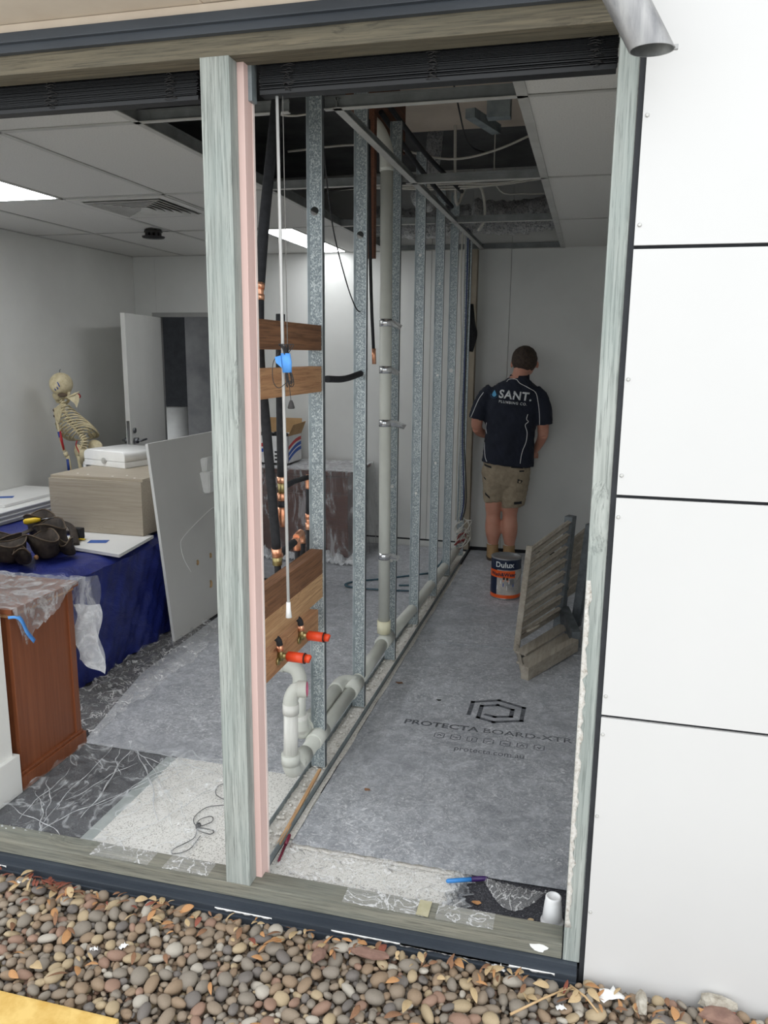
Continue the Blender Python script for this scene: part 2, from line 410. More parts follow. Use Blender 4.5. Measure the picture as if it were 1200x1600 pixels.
def join(bm, other):
    me = bpy.data.meshes.new('j'); other.to_mesh(me); other.free(); bm.from_mesh(me); bpy.data.meshes.remove(me)
def remesh(bm, vox, smooth=3, decimate=None):
    me = bpy.data.meshes.new('r'); bmesh.ops.recalc_face_normals(bm, faces=bm.faces); bm.to_mesh(me); bm.free()
    o = bpy.data.objects.new('r', me); COL.objects.link(o)
    md = o.modifiers.new('r', 'REMESH'); md.mode = 'VOXEL'; md.voxel_size = vox; md.use_smooth_shade = True
    if smooth: ms = o.modifiers.new('s', 'SMOOTH'); ms.iterations = smooth; ms.factor = .5
    bpy.context.view_layer.update()
    m2 = bpy.data.meshes.new_from_object(o.evaluated_get(bpy.context.evaluated_depsgraph_get()))
    out = bmesh.new(); out.from_mesh(m2)
    for f in out.faces: f.smooth = True
    bpy.data.objects.remove(o); bpy.data.meshes.remove(me); bpy.data.meshes.remove(m2)
    return out
def noise2(x, y, s=1.0):
    return (math.sin(x*7.3*s+1.3)*math.cos(y*5.9*s+.4)+.5*math.sin(x*15.1*s+y*11.7*s+2)+.25*math.sin(x*31*s-y*27*s))/1.75

# ================================================================== SETTING
WY = 4.42; CZ = 2.37; LX = -3.87; RX = 0.32; ROOF = 2.95
ob('floor', B(LX, RX, .07, 5.6, -.06, -.006), 'dark_carpet', kind='structure')
ob('trim_1', B(-1.545, -1.50, .075, .69, -.006, -.001), 'grey_strip', kind='structure')
vin = ob('trim_2', B(-1.50, -.965, .075, .9, -.006, .0), 'speckled_vinyl', kind='structure')
ob('trim_3', B(-.885, -.295, .075, .6, -.006, .0), 'speckled_vinyl', kind='structure')
ob('wall_left', B(LX-.1, LX, -.0, WY+.1, 0, 3.0), 'wall_white', kind='structure')
ob('wall_right', B(RX, RX+.1, .05, WY+.1, 0, 3.0), 'wall_white', kind='structure')
# end wall with doorway
bw = thing('wall_back', kind='structure', loc=(-1, WY, 0))
def pan(x0, x1, z0=.03, z1=3.0, mat='wall_end_white'):
    ob('wall_panel', B(x0+.0015, x1-.0015, WY, WY+.09, z0, z1), mat, bw)
pan(LX, -3.66, .065); pan(-2.85, -1.253, .065); pan(-1.253, -.94, .065); pan(-.94, -.636); pan(-.636, RX)
ob('wall_panel', B(-3.66, -2.85, WY, WY+.09, 1.90, 3.0), 'wall_end_white', bw)
ob('skirting', B(-2.85, -.97, WY-.004, WY+.05, 0, .05), 'wall_end_white', bw); ob('base_gap', B(-2.85, -.94, WY+.006, WY+.09, .03, .065), 'dark_gap', bw)
ob('base_strip', B(-2.85, RX, WY+.006, WY+.09, 0, .03), 'dark_gap', bw)
# door
d1 = thing('door_1', kind='structure', loc=(-3.62, WY, 0))
ob('head_jamb', B(-3.70, -2.81, WY-.012, WY+.09, 1.87, 1.905), 'board_edge_grey', d1)
ob('side_jamb', B(-3.70, -3.66, WY-.012, WY+.09, 0, 1.87), 'board_edge_grey', d1)
ob('side_jamb', B(-2.85, -2.81, WY-.012, WY+.09, 0, 1.87), 'board_edge_grey', d1)
bmD = B(0, .78, -.036, 0, .01, 1.865, bev=.002); dl_ = ob('door_leaf', bmD, 'white_paint', d1, local=True)
dl_.location = (0, 0, 0)
ang = R(-101+180-180)  # leaf swings into the room towards the viewer
dl_.rotation_euler = (0, 0, R(-80)); dl_.location = (0.0, -.01, 0)
bm = bmesh.new()
for s in (-1, 1):
    y = -.018+s*.022
    tube(bm, [(.72, y, .88), (.72, y+s*.03, .88)], .024, 14); tube(bm, curve([(.72, y+s*.02, .88), (.72, y+s*.05, .88), (.69, y+s*.055, .88), (.60, y+s*.05, .88)], 4), .009, 8)
    tube(bm, [(.72, y, .96), (.72, y+s*.012, .96)], .022, 14)
ch('handle', bm, 'chrome', dl_, label='satin chrome lever handle and lock')
ch('latch_plate', B(.7795, .7815, -.03, -.006, .80, 1.04), 'chrome', dl_)
# room beyond the door; its unlit gloom is painted into the wall colours
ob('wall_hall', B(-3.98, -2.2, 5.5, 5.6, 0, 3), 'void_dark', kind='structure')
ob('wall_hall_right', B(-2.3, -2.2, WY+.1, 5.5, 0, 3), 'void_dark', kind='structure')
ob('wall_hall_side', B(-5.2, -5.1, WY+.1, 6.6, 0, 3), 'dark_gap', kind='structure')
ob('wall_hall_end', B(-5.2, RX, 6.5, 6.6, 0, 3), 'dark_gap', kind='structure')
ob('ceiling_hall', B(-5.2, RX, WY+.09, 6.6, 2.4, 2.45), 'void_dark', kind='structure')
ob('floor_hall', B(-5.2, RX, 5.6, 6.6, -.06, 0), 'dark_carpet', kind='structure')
bm = bmesh.new(); lathe(bm, [(.0, .62), (.15, .62), (.15, 1.0), (.0, 1.0)], 24, (-4.25, 5.75, 0)); 
bk = thing('hall_bin', 'pale rounded cylinder standing in the dark gap beyond the open door', 'bin', (-4.25, 5.75, 0))
ob('drum', bm, 'board_edge_grey', bk)
bm = bmesh.new(); lathe(bm, [(.0, 0), (.13, 0), (.13, .62), (.0, .62)], 24, (-4.25, 5.75, 0)); ob('stand', bm, 'void_dark', bk)

# plenum above the ceiling
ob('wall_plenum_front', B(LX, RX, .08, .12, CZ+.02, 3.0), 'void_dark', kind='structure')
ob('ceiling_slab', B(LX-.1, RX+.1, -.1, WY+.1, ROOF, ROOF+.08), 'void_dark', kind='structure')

# suspended ceiling: tiles and rails
cl = thing('ceiling', kind='structure', loc=(-1.5, 2, CZ))
ys = [.12, .79, 1.98, 3.15, WY]
xl = [LX, -3.38, -2.78, -2.18, -1.60]
def tile(x0, x1, y0, y1):
    ob('ceiling_tile', B(x0+.012, x1-.012, y0+.012, y1-.012, CZ+.001, CZ+.016), 'ceiling_tile', cl)
def rail(x0, x1, y0, y1, web=False, mat='grid_white', wh=.038):
    ob('grid_rail', B(x0, x1, y0, y1, CZ-.003, CZ), mat, cl)
    if web:
        if x1-x0 > y1-y0:
            m_ = (y0+y1)/2; bm = B(x0, x1, m_-.002, m_+.002, CZ, CZ+wh)
            box(bm, x0, x1, m_-.006, m_+.006, CZ+wh-.008, CZ+wh)
            x = x0+.05
            while x < x1: box(bm, x, x+.004, m_-.0035, m_+.0035, CZ+.010, CZ+.026); x += .15
        else:
            m_ = (x0+x1)/2; bm = B(m_-.002, m_+.002, y0, y1, CZ, CZ+wh); box(bm, m_-.006, m_+.006, y0, y1, CZ+wh-.008, CZ+wh)
        ob('rail_web', bm, 'grid_grey', cl)
W = .013
for i in range(4):
    for j in range(4):
        x0, x1, y0, y1 = xl[i], xl[i+1], ys[j], ys[j+1]
        if (i, j) == (1, 1): continue
        if (i, j) == (2, 2): tile(x0, x1, 2.60, y1); continue
        if (i, j) == (3, 3): tile(-1.93, x1, y0, y1); continue
        tile(x0, x1, y0, y1)
for x in xl[1:-1]: rail(x-W, x+W, .12, WY)
rail(-1.6-W, -1.6+W, .12, WY, True, wh=.05)
for y in ys[1:-1]: rail(LX, -1.6, y-W, y+W)
rail(-2.78, -2.18, 2.60-W, 2.60+W)
rail(LX, -1.6, WY-.02, WY); rail(LX, LX+.02, .12, WY)
xr = [-.253, RX]
for j in range(4): tile(-.253, RX, ys[j], ys[j+1])
rail(-.253-W-.008, -.253+W, .12, WY, True)
for y in ys[1:-1]: rail(-.253, RX, y-W*.6, y+W*.6)
rail(-.875, -.845, .775, WY, True, wh=.03)
for y in ys[1:-1]:
    rail(-.90 if y > 1 else -.905, -.253, y-.012, y+.012, True)
    rail(-1.6, -.985 if y > 1 else -1.03, y-.012, y+.012, True)
rail(-1.6, -.253, WY-.03, WY, True)
# vent
vt = thing('ceiling_vent', 'white square air diffuser set in the left ceiling near the panel light', 'vent', (-2.48, 2.29, CZ))
bm = bmesh.new()
cx, cyy = -2.48, 2.29
ob('face_plate', B(-2.768, -2.192, 2.005, 2.588, CZ+.012, CZ+.02), 'void_dark', vt)
def ringf(bm, h0, h1, z0, z1):
    for (a, b, c, d) in ((-h1, h1, -h1, -h0), (-h1, h1, h0, h1), (-h1, -h0, -h0, h0), (h0, h1, -h0, h0)):
        box(bm, cx+a, cx+b, cyy+c, cyy+d, z0, z1)
ringf(bm, .24, .29, CZ-.006, CZ+.004); ob('frame', bm, 'ceiling_tile', vt)
for k in range(6):
    h = .215-.035*k
    bm = bmesh.new()
    for sgn in range(4):
        a = [Vector((-h-.012, -h-.012, -.012)), Vector((h+.012, -h-.012, -.012)), Vector((h-.01, -h+.01, .006)), Vector((-h+.01, -h+.01, .006))]
        a = [Matrix.Rotation(sgn*math.pi/2, 3, 'Z') @ p for p in a]
        quad(bm, [p+Vector((cx, cyy, CZ)) for p in a])
    solid(bm, geom=bm.faces[:], thickness=.003)
    ob('louvre', bm, 'grid_white', vt)
# panel lights
for (x0, x1, y0, y1, lab) in ((-3.36, -2.80, .81, 1.96, 'large lit rectangular ceiling panel light at the far left'),
                               (-2.16, -1.945, 3.20, 4.36, 'narrow lit ceiling light near the end wall above the desk')):
    t = thing('ceiling_light', lab, 'light', ((x0+x1)/2, (y0+y1)/2, CZ))
    ob('diffuser', B(x0, x1, y0, y1, CZ-.004, CZ-.001), 'panel_lamp', t)
    ob('housing', B(x0, x1, y0, y1, CZ, CZ+.05), 'grid_white', t)
# smoke detector
t = thing('smoke_detector', 'small black smoke detector under the left ceiling', 'detector', (-2.86, 3.04, CZ))
bm = bmesh.new(); lathe(bm, [(.0, -.005), (.055, -.005), (.06, -.02), (.035, -.03), (.03, -.05), (.0, -.05)], 20, (-2.86, 3.04, CZ)); ob('body', bm, 'smoke_black', t)
bm = bmesh.new()
for k in range(10):
    a = k*math.pi/5; box(bm, -2.86+.045*math.cos(a)-.006, -2.86+.045*math.cos(a)+.006, 3.04+.045*math.sin(a)-.006, 3.04+.045*math.sin(a)+.006, CZ-.045, CZ-.02)
ob('vanes', bm, 'smoke_black', t)
bm = bmesh.new(); lathe(bm, [(.0, -.045), (.075, -.047), (.07, -.056), (.0, -.06)], 20, (-2.86, 3.04, CZ)); ob('cover', bm, 'smoke_black', t)

# front (outer) wall: header above beam, left nib, cladding
ob('wall_front_header', B(-4.1, RX+.1, .0, .075, 2.325, 3.1), 'dark_gap', kind='structure')
ob('wall_front_left', B(-4.1, -2.3, .0, .29, -.05, 2.33), 'white_paint', kind='structure')
ob('wall_nib', B(-2.3, -1.93, .09, .30, 0, 2.33), 'white_paint', kind='structure')
bm = B(-2.298, -1.914, .0745, .318, 0, .15, bev=.003); ob('baseboard_nib', bm, 'white_paint', kind='structure')
ob('wall_front_right', B(.074, 2.4, .0, .05, -.3, 3.4), 'dark_gap', kind='structure')
cw = thing('wall_cladding', kind='structure', loc=(.8, 0, 0))
zj = [-.085, .711, 1.26, 1.813, 2.36, 3.3]
scr = {0: [.165, .44, .663], 1: [.764, 1.211], 2: [1.309, 1.528], 3: [1.859, 2.08, 2.33], 4: []}
for i in range(5):
    p = ob('cladding_panel', B(.074, 1.45, -.012, -.002, zj[i]+.004, zj[i+1]-.004, bev=.0008), 'cladding_white', cw)
    for z in scr[i]:
        bm = T([(.080+.001*i, -.0155, z), (.080+.001*i, -.0125, z)], [.0025, .0045], 12); s = ob('screw', bm, 'screw_head', cw)
    p2 = ob('cladding_panel', B(1.458, 2.4, -.012, -.002, zj[i]+.004, zj[i+1]-.004, bev=.0008), 'cladding_white', cw)
# soffit + flashing
sf = thing('ceiling_soffit', kind='structure', loc=(-1.5, -.2, 2.38))
ob('soffit_sheet', B(-.93, .02, -.2, -.012, 2.381, 2.39), 'beige_soffit', sf)
ob('soffit_sheet', B(-4.1, -.934, -.2, -.012, 2.38, 2.389), 'beige_soffit', sf)
ob('soffit_mould', B(-4.1, .02, -.022, -.0, 2.357, 2.379, bev=.002), 'beige_soffit', sf)
bm = B(-4.1, .04, -.03, -.0, 2.335, 2.358, bev=.002); box(bm, -4.1, .04, -.018, 0, 2.316, 2.336, bev=.001)
ob('trim_flashing', bm, 'black_frame', kind='structure')
# ================================================================== FRAME TIMBERS
ob('timber_beam', B(-2.3, .02, .0, .045+.03, 2.271, 2.318, bev=.003), 'treated_pine_beam', label='weathered treated pine beam across the top of the opening', cat='beam')
ob('timber_sill_plate', B(-2.3, .015, .0, .072, .0, .045, bev=.003), 'treated_pine_long', label='weathered treated pine plate along the bottom of the opening', cat='beam')
ob('timber_stud', B(-.955, -.879, -.001, .044, .045, 2.272, bev=.002), 'treated_pine_upright', label='green-grey treated pine stud standing left of the pink board', cat='post')
bm = B(.018, .0615, -.001, .07, -.0, 2.40, bev=.002)
po = thing('timber_post', 'tall green-grey treated pine post against the white cladding', 'post', (.03, .03, 0))
ob('post_body', bm, 'treated_pine_upright', po)
def smear(u, v):
    w = .012+.006*noise2(v*9, 3)+.004*noise2(v*31, 1)
    return (.0185+u*max(w, .003), -.0018, .10+v*.95)
ob('plaster_smear', plane_sheet(smear, 2, 60, .0006), 'plaster_rubble', po, label='dried beige plaster smear')
bm = bmesh.new()
for cxk, czk, sl in ((.047, 1.99, .9), (.036, 1.955, .9), (.045, 1.16, .3)):
    pass
ob('trim_joint_strip', B(.062, .076, -.006, .0, -.05, 2.40), 'dark_gap', kind='structure')
# white paint chips on the plate
for k, (px_, pz_, w_, h_) in enumerate([(-.045, .022, .045, .024)]):
    bm = bmesh.new(); pts = []
    for a in range(12):
        q = a*math.pi/6; pts.append((px_+w_*.5*math.cos(q)*(1+.3*math.sin(3*q)), -.0012, pz_+h_*.5*math.sin(q)*(1+.2*math.cos(5*q))))
    quad(bm, pts); solid(bm, geom=bm.faces[:], thickness=.0008)
    ob('paint_chip', bm, 'paper_white', label='white paint chip stuck on the front of the bottom plate', cat='paint chip')
# black sill track
sl = thing('window_sill_track', 'black aluminium sill track under the timber plate, with white sealant streaks', 'track', (-1, 0, -.05))
bm = B(-2.3, .056, -.012, .072, -.02, -.001, bev=.002); box(bm, -2.3, .056, -.03, .06, -.038, -.018, bev=.003); box(bm, -2.3, .056, -.036, .06, -.09, -.036, bev=.003)
ob('track_body', bm, 'black_frame', sl)
for (a, b) in ((-.98, -.80), (-.62, -.12), (-1.75, -1.70), (-.42, .0)):
    def st(u, v, a=a, b=b): return (a+(b-a)*u, -.0305-.0008 if v < .5 else -.0315, -.024-.005*v*(1+.7*noise2(u*9, a)))
    def st2(u, v, a=a, b=b): return (a+(b-a)*u, -.031, -.021-.006*v*(1+.8*noise2(u*14*(b-a), a*3)))
    ob('sealant_streak', plane_sheet(st2, 50, 1, .0008), 'paper_white', sl)
# pink board beside stud
pk = thing('pink_board', 'pink primed board lining the side of the timber stud', 'board', (-.9, .07, .045))
ob('board', B(-.952, -.862, .045, .098, .001, 2.30, bev=.0015), 'pink_primer', pk)
ob('pale_edge', B(-.950, -.8608, .092, .104, .001, 2.30), 'pink_edge', pk)

# ================================================================== STEEL PARTITION
tr = thing('floor_track', 'galvanised steel floor track under the stud row, full of plaster rubble', 'track', (-.925, 2, 0))
bm = B(-.963, -.887, .10, 4.38, .0, .0015); box(bm, -.965, -.9625, .10, 4.38, 0, .028); box(bm, -.889, -.8865, .10, 4.38, 0, .028)
ob('channel', bm, 'galv_smooth', tr)
def rub(u, v): return (-.9615+u*.072, .11+v*4.2, .004+.007*abs(noise2(u*3, v*60))+.006*abs(noise2(u*9+3, v*140)))
ob('rubble_bed', plane_sheet(rub, 8, 420), 'plaster_rubble', tr, kind='stuff')
bm = bmesh.new()
for k in range(260):
    x = rnd.uniform(-.958, -.892); y = .12+rnd.random()**1.3*3.2; s = rnd.uniform(.0025, .008)
    ret = bmesh.ops.create_icosphere(bm, subdivisions=1, radius=s)
    for v in ret['verts']: v.co = Vector((v.co.x*rnd.uniform(.7, 1.4)+x, v.co.y*rnd.uniform(.7, 1.6)+y, v.co.z*.7+.014))
ob('rubble_chips', bm, 'plaster_rubble', tr, kind='stuff')
# spilt edge of plaster dust right of track
ob('plaster_ridge', plane_sheet(lambda u, v: (-.884+u*.020*(1+.2*noise2(v*5, 2)), .30+v*3.6, .0066+.003*math.sin(u*math.pi)*(.6+.4*noise2(v*55, u))), 4, 300), 'plaster_rubble', label='thin ridge of white plaster dust along the floor track', cat='plaster dust', kind='stuff')

def stud(Y, hole=2.045, x0=-.956, x1=-.902, top=2.62, label='', name='steel_stud', dots=(), z0=.016):
    t = thing(name, label, 'stud', ((x0+x1)/2, Y, z0))
    bm = bmesh.new(); cxs = (x0+x1)/2; hr = .0145
    # web with a round hole
    if hole:
        zs = [z0, hole-.03, hole+.03, top]
        for a, b in ((z0, hole-.03), (hole+.03, top)): quad(bm, [(x0, Y, a), (x1, Y, a), (x1, Y, b), (x0, Y, b)])
        n = 16; inner = []; outer = []
        for k in range(n):
            a = 2*math.pi*(k+.5)/n; inner.append(bm.verts.new((cxs+hr*math.cos(a), Y, hole+hr*math.sin(a))))
            m_ = max(abs(math.cos(a))/((x1-x0)/2), abs(math.sin(a))/.03); outer.append(bm.verts.new((cxs+math.cos(a)/m_, Y, hole+math.sin(a)/m_)))
        for k in range(n): bm.faces.new((inner[k], outer[k], outer[(k+1) % n], inner[(k+1) % n]))
        # corner fills
        for sx in (x0, x1):
            for sz in (hole-.03, hole+.03):
                cands = sorted(outer, key=lambda v: (v.co-Vector((sx, Y, sz))).length)[:2]
                bm.faces.new((bm.verts.new((sx, Y, sz)), cands[0], cands[1]))
    else: quad(bm, [(x0, Y, z0), (x1, Y, z0), (x1, Y, top), (x0, Y, top)])
    solid(bm, geom=bm.faces[:], thickness=-.0012)
    # web; its fold strip and edge lines have shade and glints painted in
    ob('web', bm, 'galvanised', t)
    bm = bmesh.new(); ht = (hole-.03) if hole else top
    box(bm, x0+.0005, x0+.0105, Y-.0016, Y-.0002, z0, top); ob('shaded_fold', bm, 'galv_smooth', t)
    ob('edge_glint', B(x0, x0+.0012, Y-.0026, Y-.0002, z0, top), 'galv_glint', t); ob('edge_glint', B(x1-.0028, x1, Y-.0026, Y-.0002, z0, top), 'galv_glint', t)
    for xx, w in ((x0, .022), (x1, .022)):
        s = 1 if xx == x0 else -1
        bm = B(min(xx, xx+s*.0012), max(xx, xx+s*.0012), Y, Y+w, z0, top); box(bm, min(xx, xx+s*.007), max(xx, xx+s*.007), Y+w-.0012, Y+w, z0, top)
        ob('flange', bm, 'galv_smooth' if s == 1 else 'galv_dark', t)  # right flange gets darker steel, painting in its shaded side
    for z in dots: ob('dimple', T([(cxs+.003, Y-.003, z), (cxs+.003, Y-.0005, z)], [.007, .009], 12), 'screw_head', t)
    return t
stud(.125, None, label='steel stud right behind the pink board', z0=.003, top=2.55)
stud(.75, 2.045, label='steel stud nearest the camera, at the right end of the short timber noggings')
stud(1.30, 2.045, label='second steel stud, just left of the tall white pipe')
stud(1.88, None, label='third steel stud, standing directly behind the tall white pipe', dots=(.93, .55))
stud(2.45, None, label='fourth steel stud, the next one beyond the tall white pipe', dots=(2.1, 1.53, .80))
stud(3.03, None, label='fifth steel stud, second one beyond the tall white pipe', dots=(2.0, 1.45, .9))
stud(3.54, 1.47, label='sixth steel stud, third one beyond the tall white pipe', dots=())
stud(4.15, None, label='last steel stud, beside the hanging cables near the end wall', dots=())
ob('plaster_stub', B(-.962, -.885, 4.33, 4.415, .02, 2.36), 'beige_post', label='raw beige plasterboard edge where the removed wall met the end wall', cat='plasterboard')
# noggings
def nog(name, z0, z1, mat, lab, y0=.165, y1=.748, x0=-.952, x1=-.907, tilt=0):
    bm = B(x0, x1, y0, y1, z0, z1, bev=.002)
    return ob(name, bm, mat, label=lab, cat='timber')
nog('timber_nogging', 1.588, 1.672, 'hardwood_old', 'dark brown short timber between studs, the topmost of the four')
nog('timber_nogging', 1.447, 1.534, 'pine_brown', 'mid brown short timber just under the topmost dark one')
nog('timber_nogging', .79, .88, 'hardwood_old', 'dark weathered upper half of the lower pair of timbers behind the wand end')
nog('timber_nogging', .70, .79, 'pine_fresh', 'fresh grained pine timber tight under the dark weathered one')
nog('timber_nogging', .578, .662, 'pine_brown', 'lowest short timber, carrying the two red-capped tap bodies', y1=.715, x0=-.958, x1=-.913)

# ================================================================== PIPES
def pipe(name, lab, cat='pipe', loc=(-.95, .5, .1)): return thing(name, lab, cat, loc)
# stack
t = pipe('soil_stack', 'tall pale plastic stack pipe rising through the ceiling opening', 'pipe', (-.935, 1.775, .17))
ob('pipe_run', T([(-.935, 1.775, .24), (-.94, 1.76, 2.40)], .0285, 20), 'pvc_grey', t)
bm = bmesh.new(); tube(bm, curve([(-.94, 1.76, 2.38), (-.945, 1.76, 2.47), (-.985, 1.76, 2.56), (-1.05, 1.74, 2.62)], 6), .032, 18); ob('top_bend', bm, 'pvc_grey', t)
ob('collar', T([(-.935, 1.775, .20), (-.935, 1.775, .265)], .034, 20), 'pvc_cream', t)
for k, z in enumerate((1.72, 1.505, 1.255, .60)):
    f_ = (z-.24)/2.16; x_ = -.935-.005*f_; y_ = 1.775-.015*f_
    s = ob('steel_strap', T([(x_, y_, z-.017), (x_, y_, z+.017)], .0300, 20), 'steel_shiny', t, label='crumpled shiny metal strap')
    bm = bmesh.new()
    l_ = (.06, .05, .085, .06)[k]
    quad(bm, [(x_+.018, y_-.02, z+.016), (x_+.028, y_, z-.014), (x_+l_, y_+.03, z-.022), (x_+l_*.6, y_+.01, z+.012)])
    quad(bm, [(x_+.028, y_, z-.014), (x_+l_, y_+.03, z-.03), (x_+l_+.008, y_+.05, z-.01), (x_+l_*.6, y_+.01, z+.012)])
    solid(bm, geom=bm.faces[:], thickness=.0012); ob('strap_tail', bm, 'steel_shiny', t)
# main drain
t = pipe('drain_main', 'long pale plastic drain pipe running through the stud bases', 'pipe', (-.93, 2, .1))
mainp = [(-.93, 1.02, .168), (-.93, 1.40, .165), (-.933, 1.78, .155), (-.937, 2.42, .108), (-.94, 3.61, .075), (-.94, 4.05, .07)]
ob('pipe_run', T([(-.93, 1.22, .142), (-.932, 1.75, .155)], .031, 20), 'pvc_grey', t)
ob('pipe_run', T([(-.933, 1.78, .155), (-.937, 2.45, .106), (-.94, 3.6, .078), (-.94, 4.05, .078)], .031, 20), 'pvc_grey', t)
ob('junction', T([(-.932, 1.72, .159), (-.933, 1.86, .15)], .0375, 20), 'pvc_grey', t)
ob('junction', T([(-.93, 1.165, .140), (-.93, 1.28, .144)], .0350, 20), 'pvc_grey', t)
# riser A
t = pipe('drain_riser', 'white waste pipe with a pink-mouthed bend facing right, rising in front', 'pipe', (-.93, .45, .1))
Ax, Ay, Az = -.925, .452, .188; DZ = -.020
ob('pipe_run', T([(Ax, Ay, .195), (Ax+.003, Ay, .385)], .0245, 20), 'pvc_dusty', t)
ob('pipe_run', T([(Ax, .53, .150), (-.93, 1.17, .139)], .0280, 20), 'pvc_grey', t)
ob('socket', T([(-.927, .50, .1505), (-.927, .60, .149)], .0320, 20), 'pvc_grey', t); ob('socket', T([(-.927, .69, .148), (-.927, .80, .146)], .0325, 20), 'pvc_grey', t)
ob('bottom_bend', T(curve([(Ax, Ay, .218), (Ax, Ay, .190), (Ax, Ay+.016, .160), (Ax, Ay+.045, .151), (Ax, Ay+.08, .1505)], 5), .0300, 20), 'pvc_grey', t)
ob('socket', T([(Ax, Ay, .188), (Ax, Ay, .226)], .0325, 20), 'pvc_grey', t)
ob('top_bend', T(curve([(Ax+.003, Ay, .38), (Ax+.003, Ay, .425), (Ax+.018, Ay+.005, .458), (Ax+.04, Ay+.01, .464)], 5), .0255, 20, cap=False), 'pvc_grey', t)
ob('socket', T([(Ax+.003, Ay, .375), (Ax+.003, Ay, .412)], .0280, 20), 'pvc_dusty', t)
bm = bmesh.new(); tube(bm, [(Ax+.028, Ay+.0065, .463), (Ax+.058, Ay+.012, .465)], .0285, 20, cap=False); tube(bm, [(Ax+.028, Ay+.0065, .463), (Ax+.0585, Ay+.012, .465)], .026, 20, cap=False)
ob('mouth', bm, 'pvc_grey', t)
ob('lining', T([(Ax+.03, Ay+.007, .463), (Ax+.0575, Ay+.0118, .465)], .0256, 20, cap=False), 'pvc_pink', t, label='pink primed inside of the mouth')
# riser B
t = pipe('drain_riser', 'waste pipe whose open bend faces left, rising behind the pink-mouthed one', 'pipe', (-.98, .69, .1))
Bx, By = -.98, .69
ob('pipe_run', T([(Bx, By, .20), (Bx, By, .37)], .0235, 20), 'pvc_grey', t)
ob('pipe_run', T([(Bx, .76, .176), (Bx, 1.2, .160)], .0300, 20), 'pvc_grey', t)
ob('socket', T([(Bx, .74, .177), (Bx, .86, .172)], .0345, 20), 'pvc_grey', t)
ob('socket', T([(Bx, By, .185), (Bx, By, .255)], .0300, 20), 'pvc_dusty', t)
ob('bottom_bend', T(curve([(Bx, By, .24), (Bx, By, .205), (Bx, By+.015, .18), (Bx, By+.05, .173), (Bx, By+.11, .171)], 5), .031, 20), 'pvc_grey', t)
ob('top_bend', T(curve([(Bx, By, .36), (Bx, By, .405), (Bx-.02, By, .437), (Bx-.06, By-.005, .448)], 5), .0265, 20, cap=False), 'pvc_grey', t)
bm = T([(Bx-.055, By-.004, .4475), (Bx-.105, By-.008, .450)], .0295, 20, cap=False); tube(bm, [(Bx-.055, By-.004, .4475), (Bx-.105, By-.008, .450)], .026, 20, cap=False); ob('mouth', bm, 'pvc_grey', t)
ob('end_bend', T(curve([(Bx, 1.12, .163), (Bx, 1.20, .160), (Bx+.018, 1.235, .155), (Bx+.048, 1.255, .146)], 5), .0330, 20), 'pvc_grey', t)
# insulated water pipes
def foam(pts, r=.0135, seg=12): return T(curve(pts, 6), r, seg)
X = -.99
t = pipe('insulated_pipe', 'long black foam-lagged pipe curving down beside the pink board', 'pipe', (X, .5, .6))
ob('lagging', foam([(X+.01, .60, 2.60), (X, .575, 2.34), (X, .53, 2.19), (X, .465, 1.98), (X, .416, 1.78)], .0165), 'foam_black', t)
ob('lagging', foam([(X, .411, 1.74), (X, .406, 1.56), (X, .44, 1.38), (X, .48, 1.15), (X, .515, .93)], .0155), 'foam_black', t)
bm = T([(X, .417, 1.785), (X, .413, 1.768)], .0165, 14); tube(bm, [(X, .412, 1.752), (X, .411, 1.735)], .0165, 14); tube(bm, [(X, .417, 1.785), (X, .411, 1.735)], .0135, 14)
ob('copper_coupling', bm, 'copper', t, label='copper press coupling')
bm = T([(X, .514, .935), (X, .519, .905)], .0175, 14); tube(bm, [(X, .52, .90), (X, .54, .905)], .015, 12); ob('copper_tee', bm, 'copper', t, label='copper tee')
bm = T([(X, .519, .905), (X, .52, .875)], .0165, 14); ob('brass_body', bm, 'brass', t)
ob('lagging', foam([(X, .522, .88), (X, .534, .76), (-.95, .47, .69)], .0115), 'foam_black', t)
ob('branch_lagging', foam([(X, .545, .905), (X, .62, .912), (X, .685, .917)], .013), 'foam_black', t)
bm = T(curve([(X, .68, .916), (X, .705, .92), (X, .71, .90), (X, .71, .88)], 4), .0135, 12); ob('copper_elbow', bm, 'copper', t)
ob('drop_lagging', T([(X, .71, .885), (X, .71, .70)], .0095, 10), 'foam_black', t)
t = pipe('insulated_pipe', 'shorter black lagged pipe with two copper tees, right of the long lagged one', 'pipe', (X+.02, .53, 1.1))
X2 = -.975
ob('lagging', foam([(X2, .545, 1.70), (X2, .535, 1.45), (X2, .535, 1.17)], .0150), 'foam_black', t)
ob('copper_sleeve', T([(X2, .535, 1.175), (X2, .535, 1.155)], .0165, 14), 'copper', t); ob('copper_sleeve', T([(X2, .535, 1.12), (X2, .535, 1.095)], .0165, 14), 'copper', t)
ob('brass_body', T([(X2, .535, 1.155), (X2, .535, 1.12)], .0145, 14), 'brass', t)
ob('lagging', T([(X2, .535, 1.095), (X2, .535, 1.07)], .0135, 12), 'foam_black', t)
bm = T([(X2, .535, 1.072), (X2, .534, 1.04), (X2, .533, 1.025), (X2, .533, 1.005)], [.0155, .0155, .011, .008], 14); ob('copper_cap', bm, 'copper', t)
ob('branch_lagging', T([(X2, .55, 1.138), (X, .70, 1.135), (X, .84, 1.128)], .0095, 12), 'foam_black', t)
bm = T(curve([(X, .835, 1.128), (X, .836, 1.127), (X, .838, 1.11), (X, .838, 1.085)], 4), .0125, 12); ob('copper_elbow', bm, 'copper', t)
ob('drop_lagging', T([(X, .838, 1.09), (X, .838, .985)], .0115, 12), 'foam_black', t)
